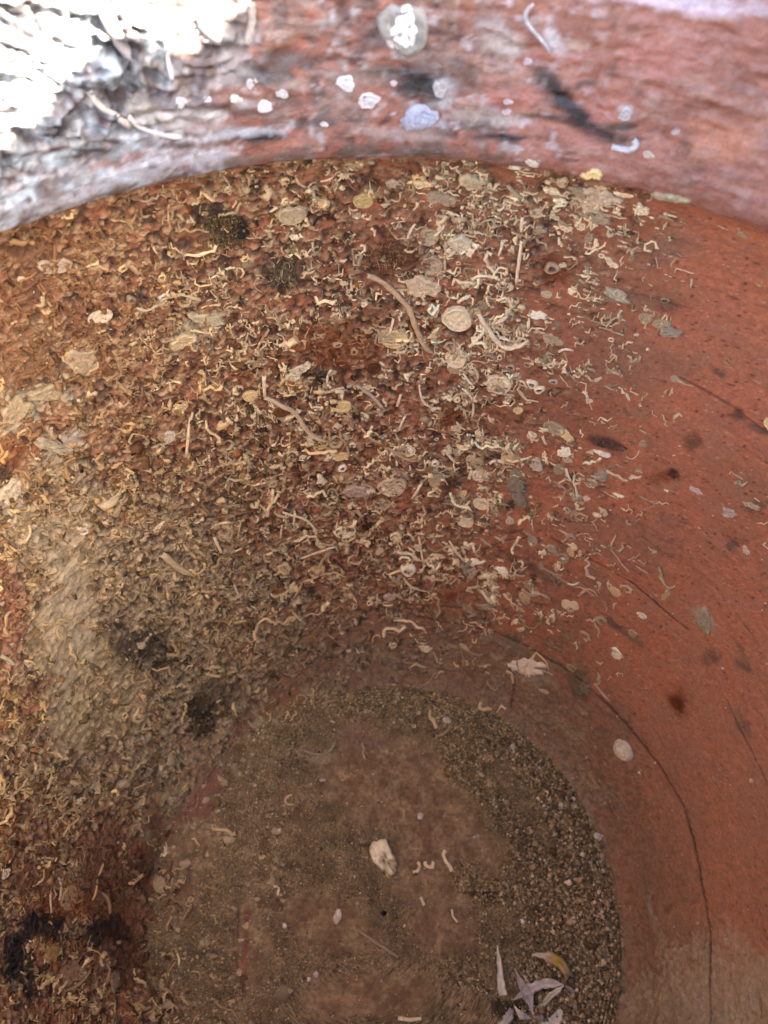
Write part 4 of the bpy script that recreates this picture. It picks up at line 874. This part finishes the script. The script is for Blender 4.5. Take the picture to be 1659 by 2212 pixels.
# loose worm tubes on the floor
for pts, w, lab in [([(655, 1621), (675, 1630), (700, 1632), (718, 1620), (724, 1606)], 7, 'long curved worm tube lying on the silt at the upper left of the floor'), ([(962, 1838), (957, 1846), (962, 1860), (972, 1872), (976, 1884)], 8, 'crooked white worm tube right of the cream stone'),
                    ([(892, 1885), (903, 1882), (907, 1872), (903, 1862)], 7, 'short hooked worm tube next to the cream stone'), ([(918, 1862), (920, 1872), (934, 1874), (936, 1862)], 8, 'curled white worm tube between two others on the floor'),
                    ([(909, 1938), (916, 1956)], 6, 'short pale worm tube lying alone in the middle of the floor'), ([(976, 1964), (978, 1980), (988, 1992)], 5, 'thin forked looking worm tube below the crooked one'), ([(775, 2010), (800, 2028), (830, 2048), (860, 2068)], 8, 'long silt covered tube crossing the lower floor'),
                    ([(592, 1915), (604, 1920), (600, 1935)], 5, 'small hooked tube in the left part of the floor'), ([(860, 2199), (885, 2203), (910, 2200)], 8, 'buff tube lying flat at the bottom edge, left')]:
    p = np.array(pts, float); d = np.r_[0, np.cumsum(np.hypot(*np.diff(p, axis=0).T))]; t = np.linspace(0, d[-1], 10)
    q = np.stack([np.interp(t, d, p[:, 0]), np.interp(t, d, p[:, 1])], 1); Ps, Ns = surf(q); rr = w * .5 * scale_at(Ps) * rng.uniform(.85, 1.15, 10)
    Ps = Ps + Ns * (rr * .8)[:, None]; c_ = (.88, .74, .44) if w < 8.5 and 'silt' not in lab else (.36, .28, .17)
    V, Q, cc = tubes_mesh(Ps[None], Ns.mean(0)[None], rr[None], 8, np.array([c_])); c0 = V.mean(0)
    o = obj('loose_worm_tube', mesh_np('loose_worm_tube', V - c0, Q, cc), M_CALC, None, c0)
    tag(o, lab, 'worm tube', 'loose worm tubes on the floor')

# dried leaves: midline in view units with height above the floor, half widths
def blade(mid, hts, half, c1, c2, cup=.3, serr=.0, seed=0, c3=None):
    rg = np.random.default_rng(seed)
    p = np.array(mid, float); d = np.r_[0, np.cumsum(np.hypot(*np.diff(p, axis=0).T))]; n_ = 15; t = np.linspace(0, d[-1], n_)
    q = np.stack([np.interp(t, d, p[:, 0]), np.interp(t, d, p[:, 1])], 1)
    for _ in range(2): q[1:-1] = q[1:-1] * .5 + (q[2:] + q[:-2]) * .25
    az, s = hit(q); P, N = base(az, s); sc = scale_at(P)
    tn = np.linspace(0, 1, len(hts)); hh = np.interp(np.linspace(0, 1, n_), tn, hts) * sc; ww = np.interp(np.linspace(0, 1, n_), np.linspace(0, 1, len(half)), half) * sc * .80 * (1 + rg.normal(0, .12, n_))
    hh = hh + rg.normal(0, 1.1, n_) * sc
    P = P.copy(); P[:, 2] += hh + .0022
    T_ = np.gradient(P, axis=0); T_ /= np.linalg.norm(T_, axis=1)[:, None]; Sd = np.cross(T_, [0, 0, 1]); Sd /= np.linalg.norm(Sd, axis=1)[:, None]
    V = []; C = []; cols = [-1, -.5, 0, .5, 1]
    for i in range(n_):
        for k in cols:
            e = (1 + (rg.uniform(-1, 1) * serr if abs(k) == 1 else 0))
            V.append(P[i] + Sd[i] * ww[i] * k * e + np.array([0, 0, cup * ww[i] * k * k]) + np.array([0, 0, rg.normal(0, .16) * ww[i]]))
            f = i / (n_ - 1); cc = np.array(c1) * (1 - f) + np.array(c2) * f
            if c3 is not None: g = math.exp(-((f - .48) / .16) ** 2); cc = cc * (1 - g) + np.array(c3) * g
            if k == 0: cc = cc * .82
            if abs(k) == 1: cc = cc * (.80, .72, .62)
            C.append(cc * rg.uniform(.72, 1.1))
    V = np.array(V); C = np.array(C); nv = len(V); V2 = V - np.array([0, 0, .00022])
    Q = []
    for i in range(n_ - 1):
        for k in range(4):
            a = i * 5 + k; Q += [[a, a + 1, a + 6, a + 5], [nv + a + 5, nv + a + 6, nv + a + 1, nv + a]]
        Q += [[i*5, i*5+5, nv+i*5+5, nv+i*5], [i*5+9, i*5+4, nv+i*5+4, nv+i*5+9]]
    return np.vstack([V, V2]), np.array(Q), np.vstack([C, C * .92])

LAV = (.88, .80, .60); TAN = (.42, .33, .24)
def leaf(name, parts, label, cat='leaf', group='dry leaf pieces on the floor'):
    built = [blade(*p_[1:]) for p_ in parts]
    c0 = built[0][0].mean(0)
    if len(parts) == 1:
        o = obj(name, mesh_np(name, built[0][0] - c0, built[0][1], built[0][2]), M_LEAF, None, c0)
    else:
        o = bpy.data.objects.new(name, None); COL.objects.link(o); o.location = c0
        for p_, (V, Q, C) in zip(parts, built):
            ch = obj(p_[0], mesh_np(p_[0], V - c0, Q, C), M_LEAF, o)
    return tag(o, label, cat, group)
leaf('leaf_sliver', [('blade', [(1072, 2042), (1076, 2090), (1080, 2130), (1084, 2150)], [6, 14, 12, 4], [1.2, 6, 9, 13], LAV, LAV, .5, .15, 1)], 'long pale pointed leaf sliver standing left of the leaflets')
leaf('dry_leaf', [('leaflet', [(1148, 2062), (1180, 2066), (1207, 2082), (1221, 2105), (1214, 2126)], [3, 14, 26, 26, 12], [1, 12, 13, 12, 1.5], (.82, .74, .56), (.30, .15, .05), -.3, .05, 2, (.55, .36, .04)),
                  ('leaflet', [(1213, 2127), (1180, 2122), (1150, 2130), (1120, 2150), (1106, 2160)], [12, 18, 16, 10, 4], [1.5, 13, 13, 10, 1], LAV, (.46, .39, .38), .25, .12, 3),
                  ('leaflet', [(1213, 2129), (1200, 2140), (1184, 2150), (1168, 2172), (1148, 2196)], [12, 14, 10, 6, 2], [1.5, 8, 8, 7, 2], LAV, (.22, .24, .08), .2, .1, 4),
                  ('leaflet', [(1216, 2128), (1232, 2140), (1244, 2158)], [12, 7, 3], [2, 7, 1], (.36, .28, .25), (.40, .33, .30), .2, .06, 5)], 'dry compound leaf curling up with a yellow brown leaflet')
leaf('dry_leaf', [('leaflet', [(1110, 2092), (1122, 2125), (1138, 2150), (1148, 2190)], [4, 9, 12, 4], [1, 9, 13, 1.5], (.42, .33, .26), (.62, .55, .54), .5, .08, 6), ('leaflet', [(1108, 2172), (1122, 2192), (1146, 2200)], [6, 10, 4], [1, 10, 2], LAV, (.5, .42, .4), .6, .1, 7)], 'folded grey brown leaf pair joined at the stem, below the pale sliver')
leaf('leaf_scrap', [('blade', [(1208, 2180), (1198, 2200), (1180, 2225), (1160, 2245)], [10, 14, 10, 8], [7, 22, 24, 12], LAV, LAV, .2, .35, 8)], 'torn white leaf scrap with ragged edges at the bottom edge')
leaf('leaf_scrap', [('blade', [(1102, 2178), (1096, 2196), (1076, 2225)], [12, 8, 4], [8, 12, 10], (.38, .32, .30), LAV, .2, .15, 9)], 'grey leaf scrap leaning down left of the torn white one')
leaf('leaf_scrap', [('blade', [(1150, 2200), (1166, 2204), (1182, 2202)], [6, 12, 6], [8, 15, 8], (.36, .29, .26), (.34, .27, .24), .2, .15, 10)], 'small brown grey leaf scrap between the stem and the torn white scrap')
print('tris', sum(len(m.polygons) for m in bpy.data.meshes), 'objects', len(bpy.data.objects), 'tubes', tube_count)
